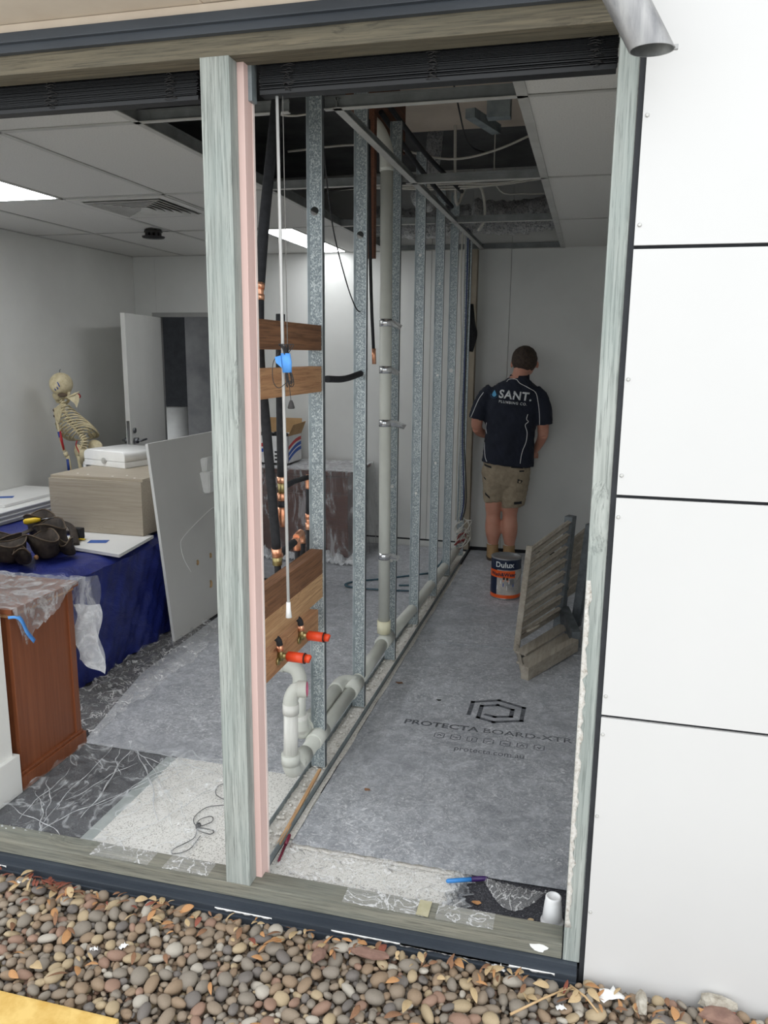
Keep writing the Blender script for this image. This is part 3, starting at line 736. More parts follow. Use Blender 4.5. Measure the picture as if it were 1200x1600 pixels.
bm = T([(X, .838, .99), (X, .838, .97)], .0140, 14); tube(bm, [(X, .838, .955), (X, .838, .93)], .0140, 14); tube(bm, [(X, .838, .99), (X, .838, .93)], .0115, 12); ob('copper_coupling', bm, 'copper', t)
ob('drop_lagging', T([(X, .838, .93), (X, .838, .62)], .0110, 12), 'foam_black', t)
ob('drop_lagging', T([(X, .76, .905), (X, .76, .68)], .0115, 12), 'foam_black', t)
bm = T(curve([(X, .70, .93), (X, .745, .938), (X, .76, .92), (X, .76, .895)], 4), .0125, 12); ob('copper_elbow', bm, 'copper', t)
# tap bodies with red caps
def tap(y, z, lab):
    t = thing('tap_body', lab, 'tap fitting', (-.90, y, z))
    x = -.912
    bm = T([(x, y, z), (x+.030, y, z+.002)], .010, 12); tube(bm, [(x+.010, y, z-.013), (x+.010, y-.006, z+.022)], .008, 12); tube(bm, [(x, y-.008, z-.015), (x+.006, y-.008, z-.015)], .013, 10); ob('brass_elbow', bm, 'brass', t)
    ob('safety_cap', T([(x+.028, y, z+.002), (x+.032, y, z+.002), (x+.033, y, z+.002), (x+.088, y, z+.001)], [.010, .010, .0165, .0165], 18), 'cap_orange', t, label='bright red-orange cap')
    ob('seal_ring', T([(x+.0875, y, z+.001), (x+.091, y, z+.001)], .0175, 18), 'dark_seal', t)
    ob('cap_end', T([(x+.091, y, z+.001), (x+.105, y, z+.001), (x+.108, y, z)], [.0135, .0135, .010], 18), 'cap_orange', t)
    ob('copper_sleeve', T([(x+.010, y-.006, z+.020), (x+.009, y-.008, z+.040)], .0110, 12), 'copper', t)
    ob('tail_lagging', T(curve([(x+.009, y-.008, z+.038), (x+.004, y-.012, z+.060), (x-.030, y-.018, z+.085), (x-.065, y-.02, z+.12)], 5), .0100, 10), 'foam_black', t)
tap(.325, .632, 'left-hand brass tap body with red cap, lower in view')
tap(.515, .634, 'right-hand brass tap body with red cap, higher in view')
# black stub between studs
t = thing('pipe_stub', 'short curved black lagged pipe between the second and first steel studs', 'pipe', (-.925, 1.1, 1.49))
ob('lagging', foam([(-.925, .86, 1.487), (-.925, 1.08, 1.482), (-.925, 1.33, 1.50)], .0125), 'foam_black', t)
bm = bmesh.new()
for k in range(6):
    a = k*1.05; quad(bm, [(-.925, 1.30, 1.50), (-.925+.02*math.cos(a), 1.315, 1.50+.022*math.sin(a)), (-.925+.026*math.cos(a+.5), 1.332, 1.505+.026*math.sin(a+.5)), (-.925+.02*math.cos(a+1), 1.31, 1.50+.02*math.sin(a+1))])
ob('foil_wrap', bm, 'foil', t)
t = thing('pipe_stub', 'dark hanging lagged pipe with a copper end right of the second steel stud', 'pipe', (-.92, 1.42, 1.55))
ob('lagging', foam([(-.925, 1.40, 2.5), (-.915, 1.41, 1.9), (-.905, 1.43, 1.58)], .007), 'foam_black', t)
ob('copper_end', T([(-.905, 1.43, 1.60), (-.903, 1.432, 1.535)], .009, 12), 'copper', t)
ob('hanging_cable', T(curve([(-.94, .86, 2.33), (-.935, .95, 2.05), (-.93, 1.10, 1.86), (-.93, 1.24, 1.76), (-.93, 1.33, 1.745)], 8), .0026, 8), 'cable_black', label='thin black cable sagging between the two nearest steel studs', cat='cable')

# ================================================================== BLINDS
def blind(x0, x1, lab, knots):
    t = thing('venetian_blind', lab, 'blind', ((x0+x1)/2, .1, 2.27))
    ob('head_rail', B(x0, x1, .078, .122, 2.300, 2.325), 'blind_black', t)
    n = 30
    for k in range(n):
        z = 2.218+k*.0026; j = rnd.uniform(-.0035, .0035); e = rnd.uniform(-.004, .004); ti = rnd.uniform(-.0005, .0008)
        bm = bmesh.new()
        vs = box(bm, x0+.004+e, x1-.004+e, .082+j, .118+j, z, z+.0012)
        ob('slat', bm, 'blind_black', t)
    ob('bottom_rail', B(x0+.003, x1-.003, .081, .119, 2.205, 2.2165, bev=.002), 'blind_black', t)
    for kx in knots:
        bm = bmesh.new()
        for i in range(14):
            z = 2.212+i*.0058; w = rnd.uniform(.006, .02)
            pts = [(kx-w+rnd.uniform(-.004, .004), .081, z), (kx-w*.3, .074+rnd.uniform(-.002, .002), z+rnd.uniform(-.003, .004)), (kx+w*.4, .073, z-rnd.uniform(-.003, .003)), (kx+w, .081, z+rnd.uniform(-.003, .003))]
            tube(bm, pts, .0009, 5)
        ob('ladder_cord', bm, 'cord_dark', t)
blind(-.84, .018, 'black stacked venetian blind on the right, above the corridor side', (-.76, -.40, -.03))
blind(-1.925, -1.0, 'black stacked venetian blind on the left, above the room with the skeleton', (-1.43, -1.08, -1.8))
ob('blind_bracket', B(-.875, -.852, .07, .1, 2.19, 2.29), 'galv_smooth', label='small grey metal bracket at the left end of the right blind', cat='bracket')
t = thing('blind_wand', 'long clear plastic tilt wand hanging from the right blind', 'wand', (-.79, .10, .85))
bm = T([(-.797, .098, 2.205), (-.793, .097, 1.8), (-.785, .095, .885)], [.0042, .0045, .0045], 6); ob('wand_rod', bm, 'clear_wand', t)
ob('wand_tip', T([(-.785, .095, .893), (-.785, .095, .875), (-.784, .095, .848)], [.006, .0065, .009], 10), 'white_plastic', t)
t = thing('bundled_string', 'dark blind pull cord bundled up with blue tape, acorn hanging below', 'cord', (-.78, .09, 1.45))
cx, cy_ = -.776, .092
ob('pull_cord', T([(-.782, .098, 2.205), (cx, cy_, 1.60)], .0010, 6), 'cord_grey', t)
bm = bmesh.new()
for k in range(9):
    a = rnd.uniform(0, 6.28); w = rnd.uniform(.008, .028)
    p = [(cx, cy_, 1.575)]+[(cx+w*math.cos(a+s_*.6)*q, cy_-.01+.012*math.sin(a+s_), zz) for s_, (q, zz) in enumerate(((.5, 1.59), (.9, 1.60), (.4, 1.598), (.0, 1.575)))]
    tube(bm, curve(p, 4), .0011, 5)
for k in range(12):
    w = rnd.uniform(-.016, .018); zb = rnd.uniform(1.492, 1.512); yy = cy_-.012+rnd.uniform(-.008, .008)
    tube(bm, curve([(cx+.002, cy_-.01, 1.54), (cx+.004+w*.8, yy, 1.525), (cx+.006+w, yy, zb), (cx+.003+w*.4, yy, zb-.004), (cx+.004, cy_-.012, 1.53)], 4), .0011, 5)
tube(bm, curve([(cx-.02, cy_-.012, 1.58), (cx-.036, cy_-.014, 1.55), (cx-.036, cy_-.014, 1.505), (cx-.02, cy_-.014, 1.488), (cx+.004, cy_-.012, 1.505)], 6), .0011, 5)
ob('cord_bundle', bm, 'cord_dark', t)
bm = bmesh.new(); loft(bm, [ell((cx-.002, cy_-.01, 1.578), .013, .009, 14), ell((cx+.001, cy_-.011, 1.555), .0145, .010, 14), ell((cx+.003, cy_-.012, 1.528), .0125, .009, 14)])
ob('tape_wrap', bm, 'tape_blue', t, label='bright blue masking tape wrap')
bm = bmesh.new(); quad(bm, [(cx-.012, cy_-.019, 1.572), (cx-.030, cy_-.016, 1.568), (cx-.026, cy_-.018, 1.553), (cx-.008, cy_-.022, 1.540)]); solid(bm, geom=bm.faces[:], thickness=.0008); ob('tape_tab', bm, 'tape_blue', t)
ob('drop_cord', T([(cx+.006, cy_-.01, 1.51), (cx+.012, cy_-.01, 1.452)], .0009, 5), 'cord_dark', t)
ob('acorn', T([(cx+.012, cy_-.01, 1.456), (cx+.012, cy_-.01, 1.448), (cx+.012, cy_-.01, 1.437), (cx+.012, cy_-.01, 1.434)], [.003, .0065, .0095, .0085], 10), 'cord_dark', t)

# ================================================================== FLOOR COVERINGS
def board(name, lab, pts, mat='protection_board', z=.0, th=.003):
    bm = bmesh.new(); f = bm.faces.new([bm.verts.new((x, y, z)) for x, y in pts])
    r_ = bmesh.ops.extrude_face_region(bm, geom=[f]); bmesh.ops.translate(bm, verts=[v for v in r_['geom'] if isinstance(v, bmesh.types.BMVert)], vec=(0, 0, th))
    return ob(name, bm, mat, label=lab, cat='floor sheet')
pb = thing('protection_sheet', 'printed grey floor protection sheet in the corridor, nearest the opening', 'floor sheet', (-.3, 1.2, 0))
def sheet_bm(pts, z=0, th=.003):
    bm = bmesh.new(); f = bm.faces.new([bm.verts.new((x, y, z)) for x, y in pts])
    r_ = bmesh.ops.extrude_face_region(bm, geom=[f]); bmesh.ops.translate(bm, verts=[v for v in r_['geom'] if isinstance(v, bmesh.types.BMVert)], vec=(0, 0, th)); return bm
ob('sheet', sheet_bm([(-.862, .275), (RX-.005, .29), (RX-.005, 2.25), (-.868, 2.245)], .0005), 'protection_board', pb)
board('protection_sheet', 'plain grey floor protection sheet under the paint tin and worker', [(-.866, 2.235), (RX-.005, 2.24), (RX-.005, 4.40), (-.872, 4.40)], z=.0035)
board('protection_sheet', 'grey floor protection sheet on the left, beside the blue covered table', [(-1.93, .70), (-.967, .69), (-.967, 3.12), (-2.13, 3.20), (-2.085, 1.4)], z=.0005)
board('protection_sheet', 'far grey floor protection sheet in front of the desk', [(-2.6, 3.17), (-.967, 3.08), (-.967, 4.39), (-2.6, 4.39)], z=.0038)
# printed lettering
ZP = .0036
def flat(bm, x, y, rz=0, sx=1, sy=1):
    c, s = math.cos(rz), math.sin(rz)
    return xform(bm, lambda v: (x+(v.x*sx*c-v.y*sy*s), y+(v.x*sx*s+v.y*sy*c), ZP+v.z))
def fit(s, x0, x1, y, h, bold, name='lettering', sp=1.0):
    bm = text_bm(s, 1, 0, bold, spacing=sp); w = max(v.co.x for v in bm.verts)-min(v.co.x for v in bm.verts); mn = min(v.co.x for v in bm.verts)
    for v in bm.verts: v.co.x -= mn
    hh = max(v.co.y for v in bm.verts)
    flat(bm, x0, y, .01, (x1-x0)/w, h/hh)
    solid(bm, geom=bm.faces[:], thickness=.0003)
    ob(name, bm, 'print_dark', pb)
fit('PROTECTA', -.70, -.375, 1.222, .042, .02); fit('BOARD-XTR', -.355, .015, 1.226, .040, .002)
fit('protecta.com.au', -.45, -.17, 1.043, .030, 0)
# emblem: broken hexagon with a P shape
def poly_line(pts, w, name='emblem'):
    bm = bmesh.new()
    for a, b in zip(pts, pts[1:]):
        a = Vector((*a, 0)); b = Vector((*b, 0)); d = (b-a).normalized(); n = Vector((-d.y, d.x, 0))*w/2; a2 = a-d*w/2; b2 = b+d*w/2
        quad(bm, [p+Vector((0, 0, ZP)) for p in (a2+n, a2-n, b2-n, b2+n)])
    solid(bm, geom=bm.faces[:], thickness=.0003)
    ob(name, bm, 'print_dark', pb)
ex, ey = -.325, 1.44
def E_(a, b): return (ex+a, ey+b)
poly_line([E_(-.115, -.055), E_(-.115, .075), E_(0, .125), E_(.118, .075), E_(.118, -.06), E_(.0, -.105), E_(-.07, -.078), E_(-.07, .045), E_(.0, .072), E_(.07, .042), E_(.07, -.03), E_(.0, -.052), E_(-.04, -.04)], .019)
for k in range(7):
    x = -.53+k*.069; y = 1.150+.0005*k
    poly_line([(x-.02, y-.014), (x-.02, y+.018), (x, y+.026), (x+.02, y+.018), (x+.02, y-.014), (x, y-.022), (x-.02, y-.014)], .0035, 'badge')
    poly_line([[(x-.008, y), (x, y+.01), (x+.008, y)], [(x-.008, y+.004), (x+.008, y-.002)], [(x, y-.01), (x, y+.012)], [(x-.008, y-.006), (x+.008, y+.008)], [(x-.007, y), (x+.007, y)], [(x-.008, y-.006), (x, y+.01), (x+.008, y-.006)], [(x-.006, y+.006), (x, y-.008), (x+.006, y+.006)]][k], .005, 'badge')
# plastic film on the left, wrinkled
def filmfn(x0, x1, y0, y1, z, amp):
    def f(u, v):
        x = x0+(x1-x0)*u; y = y0+(y1-y0)*v
        w = abs(math.sin(x*23+y*9+2*math.sin(y*13)))**8+abs(math.sin(x*11-y*21+1.5*math.sin(x*17)))**10
        return (x+.02*noise2(v*3, 1), y+.02*noise2(u*3, 2), z+amp*w+amp*.35*(1+noise2(x*3, y*3)))
    return f
ob('plastic_drop_sheet', plane_sheet(filmfn(-2.26, -1.92, .75, 2.2, .001, .012), 30, 120), 'plastic_clear', label='clear plastic strip on the dark floor along the blue table', cat='plastic sheet')
fl = ob('plastic_drop_sheet', plane_sheet(filmfn(-1.93, -1.14, .085, .72, .002, .010), 90, 80), 'plastic_film', label='crumpled clear plastic sheet on the floor near the wooden cabinet', cat='plastic sheet')
bm = bmesh.new()
def fold(pts, w, h=.006):
    P = curve(pts, 8)
    for i, (p, n, b) in enumerate(frames(P)): pass
    tube(bm, P, [max(.0008, w*(.5+.5*math.sin(i*1.3)+.4)*math.sin(math.pi*(i+.5)/len(P))+.0008) for i in range(len(P))], 5)
fan = [((-1.79, .70), (-1.70, .12)), ((-1.76, .69), (-1.64, .50)), ((-1.72, .70), (-1.46, .58)), ((-1.70, .71), (-1.60, .22)), ((-1.68, .71), (-1.34, .28)), ((-1.69, .70), (-1.37, .42)), ((-1.66, .70), (-1.25, .60)),
       ((-1.44, .68), (-1.56, .40)), ((-1.40, .68), (-1.60, .30)), ((-1.36, .66), (-1.52, .42)), ((-1.88, .42), (-1.72, .20)), ((-1.86, .33), (-1.66, .10)), ((-1.84, .50), (-1.80, .16)), ((-1.56, .40), (-1.70, .10)), ((-1.30, .64), (-1.45, .35)), ((-1.62, .60), (-1.72, .30)), ((-1.88, .22), (-1.55, .09)), ((-1.25, .5), (-1.40, .12))]
for k, (p, q) in enumerate(fan):
    p, q = Vector((*p, .010)), Vector((*q, .009)); d = q-p; n_ = Vector((-d.y, d.x, 0)).normalized()
    P = [p+d*t_+n_*(.008*math.sin(t_*7+k)+.003*math.sin(t_*19+k*2))+Vector((0, 0, .004*math.sin(t_*3.1))) for t_ in [i/16 for i in range(17)]]
    tube(bm, P, [.0006+(.0045 if k in (3, 4) else .0022)*math.sin(math.pi*(i+.3)/17)*(.6+.4*math.sin(i*1.9+k)) for i in range(17)], 5, sy=.5)
ob('plastic_folds', bm, 'plastic_milky', label='twisted milky folds of the clear floor plastic', cat='plastic sheet', kind='stuff')
# gathered plastic along the plate and over it
def drape(u, v):
    x = -1.93+u*.66; return (x, .10-v*.055, .012+.03*math.sin(v*2.2)+.008*noise2(u*12, v*3)+(.035 if u < .12 else 0)*(1-v)*(1-u*8 if u < .12 else 0))
ob('gathered_plastic', plane_sheet(drape, 60, 6), 'plastic_milky', label='gathered plastic bunched along the bottom plate at the left', cat='plastic sheet')
def tapef(x0, x1, y0, y1, z=.0462):
    return lambda u, v: (x0+(x1-x0)*u, y0+(y1-y0)*v, z+.0025*abs(noise2(u*5, v*4)))
for x0, x1, lab in ((-1.42, -1.22, 'left patch of clear crinkled tape on the bottom plate'), (-1.17, -1.02, 'clear crinkled tape on the plate, just left of the timber stud'), (-.60, -.36, 'long patch of clear crinkled tape on the plate, right of the stud'), (-.33, -.17, 'clear crinkled tape patch on the plate nearest the marker pen')):
    ob('clear_tape', plane_sheet(tapef(x0, x1, .004, .07), 40, 12), 'plastic_clear', label=lab, cat='tape')
ob('masking_tape', plane_sheet(tapef(-.385, -.35, .004, .07, .0475), 6, 6), 'old_tape', label='yellowish masking tape strip across the bottom plate', cat='tape')
# film strip over vinyl at right and grey carpet
ob('plastic_strip', plane_sheet(filmfn(-.86, -.28, .08, .27, .002, .007), 70, 20), 'plastic_clear', label='clear film over the white speckled floor behind the plate', cat='plastic sheet')
ob('plastic_strip', plane_sheet(filmfn(-.32, -.262, .075, .275, .0065, .0012), 10, 30), 'plastic_film_dull', label='milky film edge between white and dark floor', cat='plastic sheet')
def scrap(u, v): return (-.22+u*.19-.01*v, .265-.11*math.sin(u*math.pi)*(v)-.02*u, .004+.012*abs(noise2(u*4, v*5))+.01*math.sin(v*3))
ob('plastic_scrap', plane_sheet(scrap, 30, 16), 'plastic_clear', label='crumpled clear plastic scrap beside the foam cup', cat='plastic sheet')
ob('masking_residue', plane_sheet(lambda u, v: (-.86+u*.56, .262+v*.02+.004*noise2(u*9, 1), .0042+.0006*v), 40, 1, .0006), 'plaster_rubble', label='pale dusty tape line along the sheet edge', cat='tape')
# cup
t = thing('foam_cup', 'upside-down white ribbed plastic cup beside the right post', 'cup', (-.028, .14, 0))
bm = bmesh.new(); prof = [(.031, 0), (.033, .002), (.033, .006), (.0305, .009)]
for k in range(12): z = .012+k*.0048; r_ = .0300-.0075*(z/.082); prof += [(r_, z), (r_-.0008, z+.0024)]
prof += [(.0222, .074), (.0222, .082), (.0195, .085), (.0165, .0845), (.0165, .079), (0, .079)]
lathe(bm, prof, 28, (-.016, .14, -.003)); ob('cup_wall', bm, 'cup_plastic', t)
# pens
t = thing('marker_pen', 'blue marker pen with a dark purple cap lying behind the plate', 'marker', (-.28, .235, .01))
a_ = Vector((-.335, .215, .014)); b_ = Vector((-.215, .262, .014)); d_ = (b_-a_)
ob('barrel', T([a_, a_+d_*.04, a_+d_*.62], [.004, .0065, .0068], 12), 'marker_blue', t)
ob('cap', T([a_+d_*.6, a_+d_*.93, b_], [.0078, .0074, .005], 12), 'marker_purple', t, label='dark purple cap')
t = thing('ball_pen', 'dark red pen lying at the near end of the wall track', 'pen', (-.87, .24, .02))
a_ = Vector((-.862, .172, .010)); b_ = Vector((-.872, .30, .022)); d_ = (b_-a_)
ob('barrel', T([a_, a_+d_*.05, a_+d_*.65], [.002, .0045, .0045], 10), 'pen_red', t); ob('cap', T([a_+d_*.62, a_+d_*.97, b_], [.0056, .0056, .004], 10), 'pen_red', t)
t = thing('timber_offcut', 'thin pale timber strip lying along the wall track', 'timber', (-.9, .45, .02))
bm = bmesh.new(); a_ = Vector((-.888, .245, .022)); b_ = Vector((-.905, .70, .034)); s_ = Vector((.0055, 0, 0)); h_ = Vector((0, 0, .004))
vs = [bm.verts.new(p+q) for p in (a_, b_) for q in (-s_-h_, s_-h_, s_+h_, -s_+h_)]
for q in ((0, 1, 2, 3), (7, 6, 5, 4), (0, 4, 5, 1), (1, 5, 6, 2), (2, 6, 7, 3), (3, 7, 4, 0)): bm.faces.new([vs[i] for i in q])
ob('strip', bm, 'pine_fresh', t)
# thin cord on the vinyl
t = thing('loose_cord', 'thin dark cord tangled with a small knot on the white floor', 'cord', (-1.18, .3, 0))
ob('cord_run', T(curve([(-1.20, .58, .006), (-1.245, .54, .005), (-1.225, .48, .005), (-1.15, .44, .006), (-1.22, .40, .005), (-1.235, .33, .005), (-1.20, .285, .006), (-1.165, .32, .006), (-1.18, .35, .006), (-1.21, .32, .006), (-1.195, .27, .006), (-1.14, .255, .006), (-1.135, .275, .006), (-1.19, .275, .006), (-1.18, .22, .005), (-1.215, .15, .005), (-1.20, .13, .005), (-1.165, .165, .005), (-1.165, .24, .005)], 6), .0014, 6), 'cord_dark', t)
bm = bmesh.new(); ball(bm, (-1.195, .283, .011), .009, 10, 8, (1, 1.3, .9)); ob('acorn', bm, 'cord_dark', t)
# tiny litter
def litter(name, x, y, s, mat, lab, cat='leaf', z=.004):
    bm = bmesh.new(); n = 7
    quad(bm, [(x+s*math.cos(k*2*math.pi/n)*rnd.uniform(.5, 1.1), y+s*.6*math.sin(k*2*math.pi/n)*rnd.uniform(.6, 1.1), z+rnd.uniform(0, .004)) for k in range(n)])
    bmesh.ops.triangulate(bm, faces=bm.faces[:]); solid(bm, geom=bm.faces[:], thickness=.0008)
    ob(name, bm, mat, label=lab, cat=cat)
litter('dry_leaf', -.815, 1.63, .022, 'leaf_brown', 'brown leaf scrap on the sheet near the third stud foot')
litter('dry_leaf', -.71, .66, .014, 'leaf_brown', 'small brown leaf scrap in the middle of the printed sheet')
litter('dry_leaf', -.235, .155, .016, 'leaf_orange', 'orange leaf on the dark floor behind the plate')
litter('dry_leaf', -.075, .125, .012, 'leaf_straw', 'straw-coloured leaf scrap beside the white cup')
litter('dark_mark', -.595, 1.49, .016, 'pocket_black', 'dark scrap lying left of the printed emblem', 'scrap')
# far hose on the floor
t = thing('flat_hose', 'flat teal strap looping on the floor and rising behind the far studs', 'strap', (-1.3, 3.3, 0))
bm = T(curve([(-1.02, 3.62, .012), (-1.30, 3.38, .012), (-1.52, 3.22, .012), (-1.55, 3.12, .012), (-1.45, 3.08, .012), (-1.18, 3.10, .012), (-1.06, 3.14, .012), (-1.10, 3.24, .012), (-1.2, 3.22, .012)], 8), .012, 8, sy=.4); ob('loop', bm, 'hose_teal', t)
ob('rising_run', T(curve([(-1.05, 3.6, .014), (-.99, 3.85, .10), (-.985, 3.86, .6), (-.975, 3.85, 1.35)], 8), .011, 8, sy=.5), 'hose_teal', t)

# ================================================================== LEFT FURNITURE
# brown sideboard
t = thing('wooden_cabinet', 'low cherry-brown wooden cabinet beside the white wall end at the left', 'cabinet', (-2.4, .5, 0))
ob('side_panel', B(-1.951, -1.933, .345, .685, .06, .665, bev=.002), 'cherry_wood', t)
ob('carcass', B(-3.0, -1.952, .35, .68, .06, .665), 'cherry_wood', t)
ob('top', B(-3.02, -1.905, .325, .705, .672, .692, bev=.004), 'cherry_wood', t)
bm = bmesh.new(); box(bm, -3.0, -1.922, .338, .695, .655, .672, bev=.003); ob('moulding', bm, 'pine_brown', t)
bm = B(-3.0, -1.915, .325, .705, 0, .055, bev=.003); box(bm, -3.0, -1.922, .335, .695, .055, .068, bev=.004); ob('plinth', bm, 'cherry_wood', t)
ob('rear_stile', B(-1.945, -1.925, .66, .69, .06, .665, bev=.002), 'cherry_wood', t)
# plastic on it
def topfilm(u, v):
    x = -3.0+u*1.11; y = .31+v*.405
    return (x, y, .6975+.006*abs(noise2(x*4, y*5))+.004*abs(noise2(x*9, y*13)))
ps = thing('cabinet_plastic', 'clear plastic sheet draped over the brown cabinet top, edged with blue tape', 'plastic sheet', (-2.2, .5, .70))
ob('top_sheet', plane_sheet(topfilm, 80, 30), 'plastic_film_dull', ps)
def flap(u, v):
    y = .312+u*.375; L = .15*(1-u)**1.3+.015; L *= (1 if u > .06 else .75)
    return (-1.888+.012*math.sin(v*3+u*9)*v, y+.03*v*(1-u)*1.2, .700-L*v*(1+.08*noise2(u*9, 1)))
ob('side_flap', plane_sheet(flap, 40, 14), 'plastic_film_dull', ps)
def rear(u, v):
    y = .705+.03*math.sin(v*2); x = -1.89-.16*(1-u)
    return (x+.012*math.sin(v*7+u*4), y+.06*u*v**.5+.02*math.sin(u*6+v*4), .705-.42*v*(.9+.1*math.sin(u*5)))
ob('rear_flap', plane_sheet(lambda u, v: (-1.965+.105*u+.01*math.sin(v*9), .725+.035*u+.01*math.sin(u*7+v*8), .70-.40*v*(1-.25*(1-u))+.0*u), 14, 30), 'plastic_hang', ps)
ob('milky_flap', plane_sheet(lambda u, v: (-1.955+.095*u+.008*math.sin(v*9), .733+.03*u+.01*math.sin(u*7+v*8), .58-.30*v*(1-.22*(1-u))), 12, 24), 'plastic_milky', ps)
def tapes(u, v):
    P = [(-1.90, .30, .668), (-1.878, .312, .667), (-1.870, .325, .648), (-1.868, .345, .60), (-1.868, .378, .555)]
    q = curve(P, 6); i = min(int(u*(len(q)-1)), len(q)-1); p = q[i]
    return (p.x+.002, p.y+(.012*v if u > .3 else .0), p.z+(.010*v))
ob('blue_tape', plane_sheet(tapes, 24, 1, .0008), 'tape_blue', ps, label='bright blue masking tape along the sheet edge')
# blue covered table
TZ = .555
t = thing('covered_table', 'big low table wrapped in a dark blue plastic sheet', 'table', (-3, 2, 0))
def bt(u, v):
    x = LX+.02+(-2.275-LX-.02)*u; y = 1.15+v*1.75; sag = .0
    return (x, y, TZ+.004*noise2(x*3, y*3)-.03*max(0, 1-v*10)**2-.03*max(0, (u-.93)/.07)**2)
ob('top_sheet', plane_sheet(bt, 60, 60), 'blue_sheet', t)
def bs(u, v):
    y = 1.145+u*1.76; w = .012*noise2(u*9, v*2)+.010*math.sin(u*25+v*5)*(v**1.5)
    return (-2.268+w+.012*v, y, (TZ-.03)*(1-v)+.006)
ob('side_sheet', plane_sheet(bs, 90, 26), 'blue_sheet', t)
def bf(u, v):
    x = LX+.02+(-2.268-LX-.02)*u; w = .012*noise2(u*12, v*2)
    return (x, 1.147+w-.02*v, (TZ-.03)*(1-v)+.006)
ob('front_sheet', plane_sheet(bf, 80, 24), 'blue_sheet', t)
ob('table_body', B(LX+.03, -2.31, 1.2, 2.88, .02, TZ-.035), 'cherry_wood', t)
# stacked white boards at wall
for k, (z0, x1, y0, lab) in enumerate(((TZ+.006, -3.32, 1.45, 'lowest of the three stacked white boards by the left wall'), (TZ+.030, -3.325, 1.43, 'middle of the three stacked white boards by the left wall'), (TZ+.054, -3.33, 1.44, 'topmost of the three stacked white boards by the left wall'))):
    t = thing('white_board', lab, 'board', (-3.6, 2.2, z0), 'boards stacked by the left wall')
    ob('board_face', B(-3.865, x1, y0, 2.86, z0+.016, z0+.022), 'white_laminate', t); ob('board_core', B(-3.864, x1-.001, y0+.001, 2.859, z0, z0+.016), 'board_edge_grey', t)
def taped(name, pts, z, lab, tx, ty, ang):
    t = thing(name, lab, 'board', (pts[0][0], pts[0][1], z))
    ob('board_face', sheet_bm(pts, z, .016), 'white_laminate', t)
    bm = B(-.05, .05, -.032, .032, 0, .0012); rot(bm, ang); xform(bm, lambda v: (v.x+tx, v.y+ty, v.z+z+.0165)); ob('blue_tape', bm, 'tape_navy', t)
    return t
taped('shelf_board', [(-3.80, 2.02), (-3.42, 2.12), (-3.42, 2.62), (-3.74, 2.60)], TZ+.078, 'small white board with a blue tape patch on the stacked boards', -3.60, 2.34, .5)
taped('shelf_board', [(-2.78, 1.62), (-2.24, 1.50), (-2.30, 1.93), (-2.70, 1.95)], TZ+.006, 'small white board with blue tape in front of the oak-look box', -2.50, 1.71, .3)
# oak-look box
t = thing('laminate_box', 'oak-look laminate drawer box standing on the blue table', 'cabinet', (-2.6, 2.2, TZ))
bz0, bz1 = TZ+.024, .878
ob('front_panel', B(-2.915, -2.335, 1.885, 1.903, bz0, bz1, bev=.001), 'laminate_oak', t)
ob('side_panel', B(-2.353, -2.336, 1.904, 2.62, bz0, bz1-.002), 'laminate_oak', t); ob('side_panel', B(-2.914, -2.898, 1.904, 2.62, bz0, bz1-.002), 'laminate_oak', t)
ob('top_panel', B(-2.915, -2.335, 1.904, 2.62, bz1-.001, bz1+.015, bev=.001), 'laminate_oak', t); ob('rear_panel', B(-2.898, -2.353, 2.60, 2.62, bz0, bz1-.002), 'laminate_oak', t)
bm = bmesh.new()
for x, y in ((-2.80, 1.99), (-2.72, 1.97), (-2.49, 2.0), (-2.40, 1.93), (-2.55, 1.95)): tube(bm, [(x, y, bz1+.015), (x, y, bz1+.0158)], .006, 8)
ob('cover_caps', bm, 'paper_white', t)
# white device
t = thing('white_case', 'glossy white rounded plastic case lying on the oak-look box', 'case', (-2.80, 2.36, bz1+.015))
dz = bz1+.0155
def dev(bm_, f=1):
    rot(bm_, R(-14)); xform(bm_, lambda v: (v.x-2.775, v.y+2.40, v.z+dz)); return bm_
bm = B(-.17, .17, -.14, .17, 0, .036, bev=.006); ob('base', dev(bm), 'white_plastic', t)
bm = bmesh.new(); prof = []
sec = [(-.17, .038), (-.17, .075), (-.163, .09), (-.148, .098), (.148, .098), (.163, .09), (.17, .075), (.17, .038)]
rings = [[Vector((x*s, y, .038+(z-.038)*h)) for x, z in sec] for y, s, h in ((-.14, 1, .93), (-.13, 1, 1), (.17, 1, 1.0))]
loft(bm, rings); ob('lid', dev(bm), 'white_plastic', t)
bm = T([(.0, -.142, .036), (0, -.1455, .036)], .019, 16); tube(bm, [(.0, -.1455, .036), (0, -.149, .036)], .009, 12); ob('catch', dev(bm), 'grid_white', t)
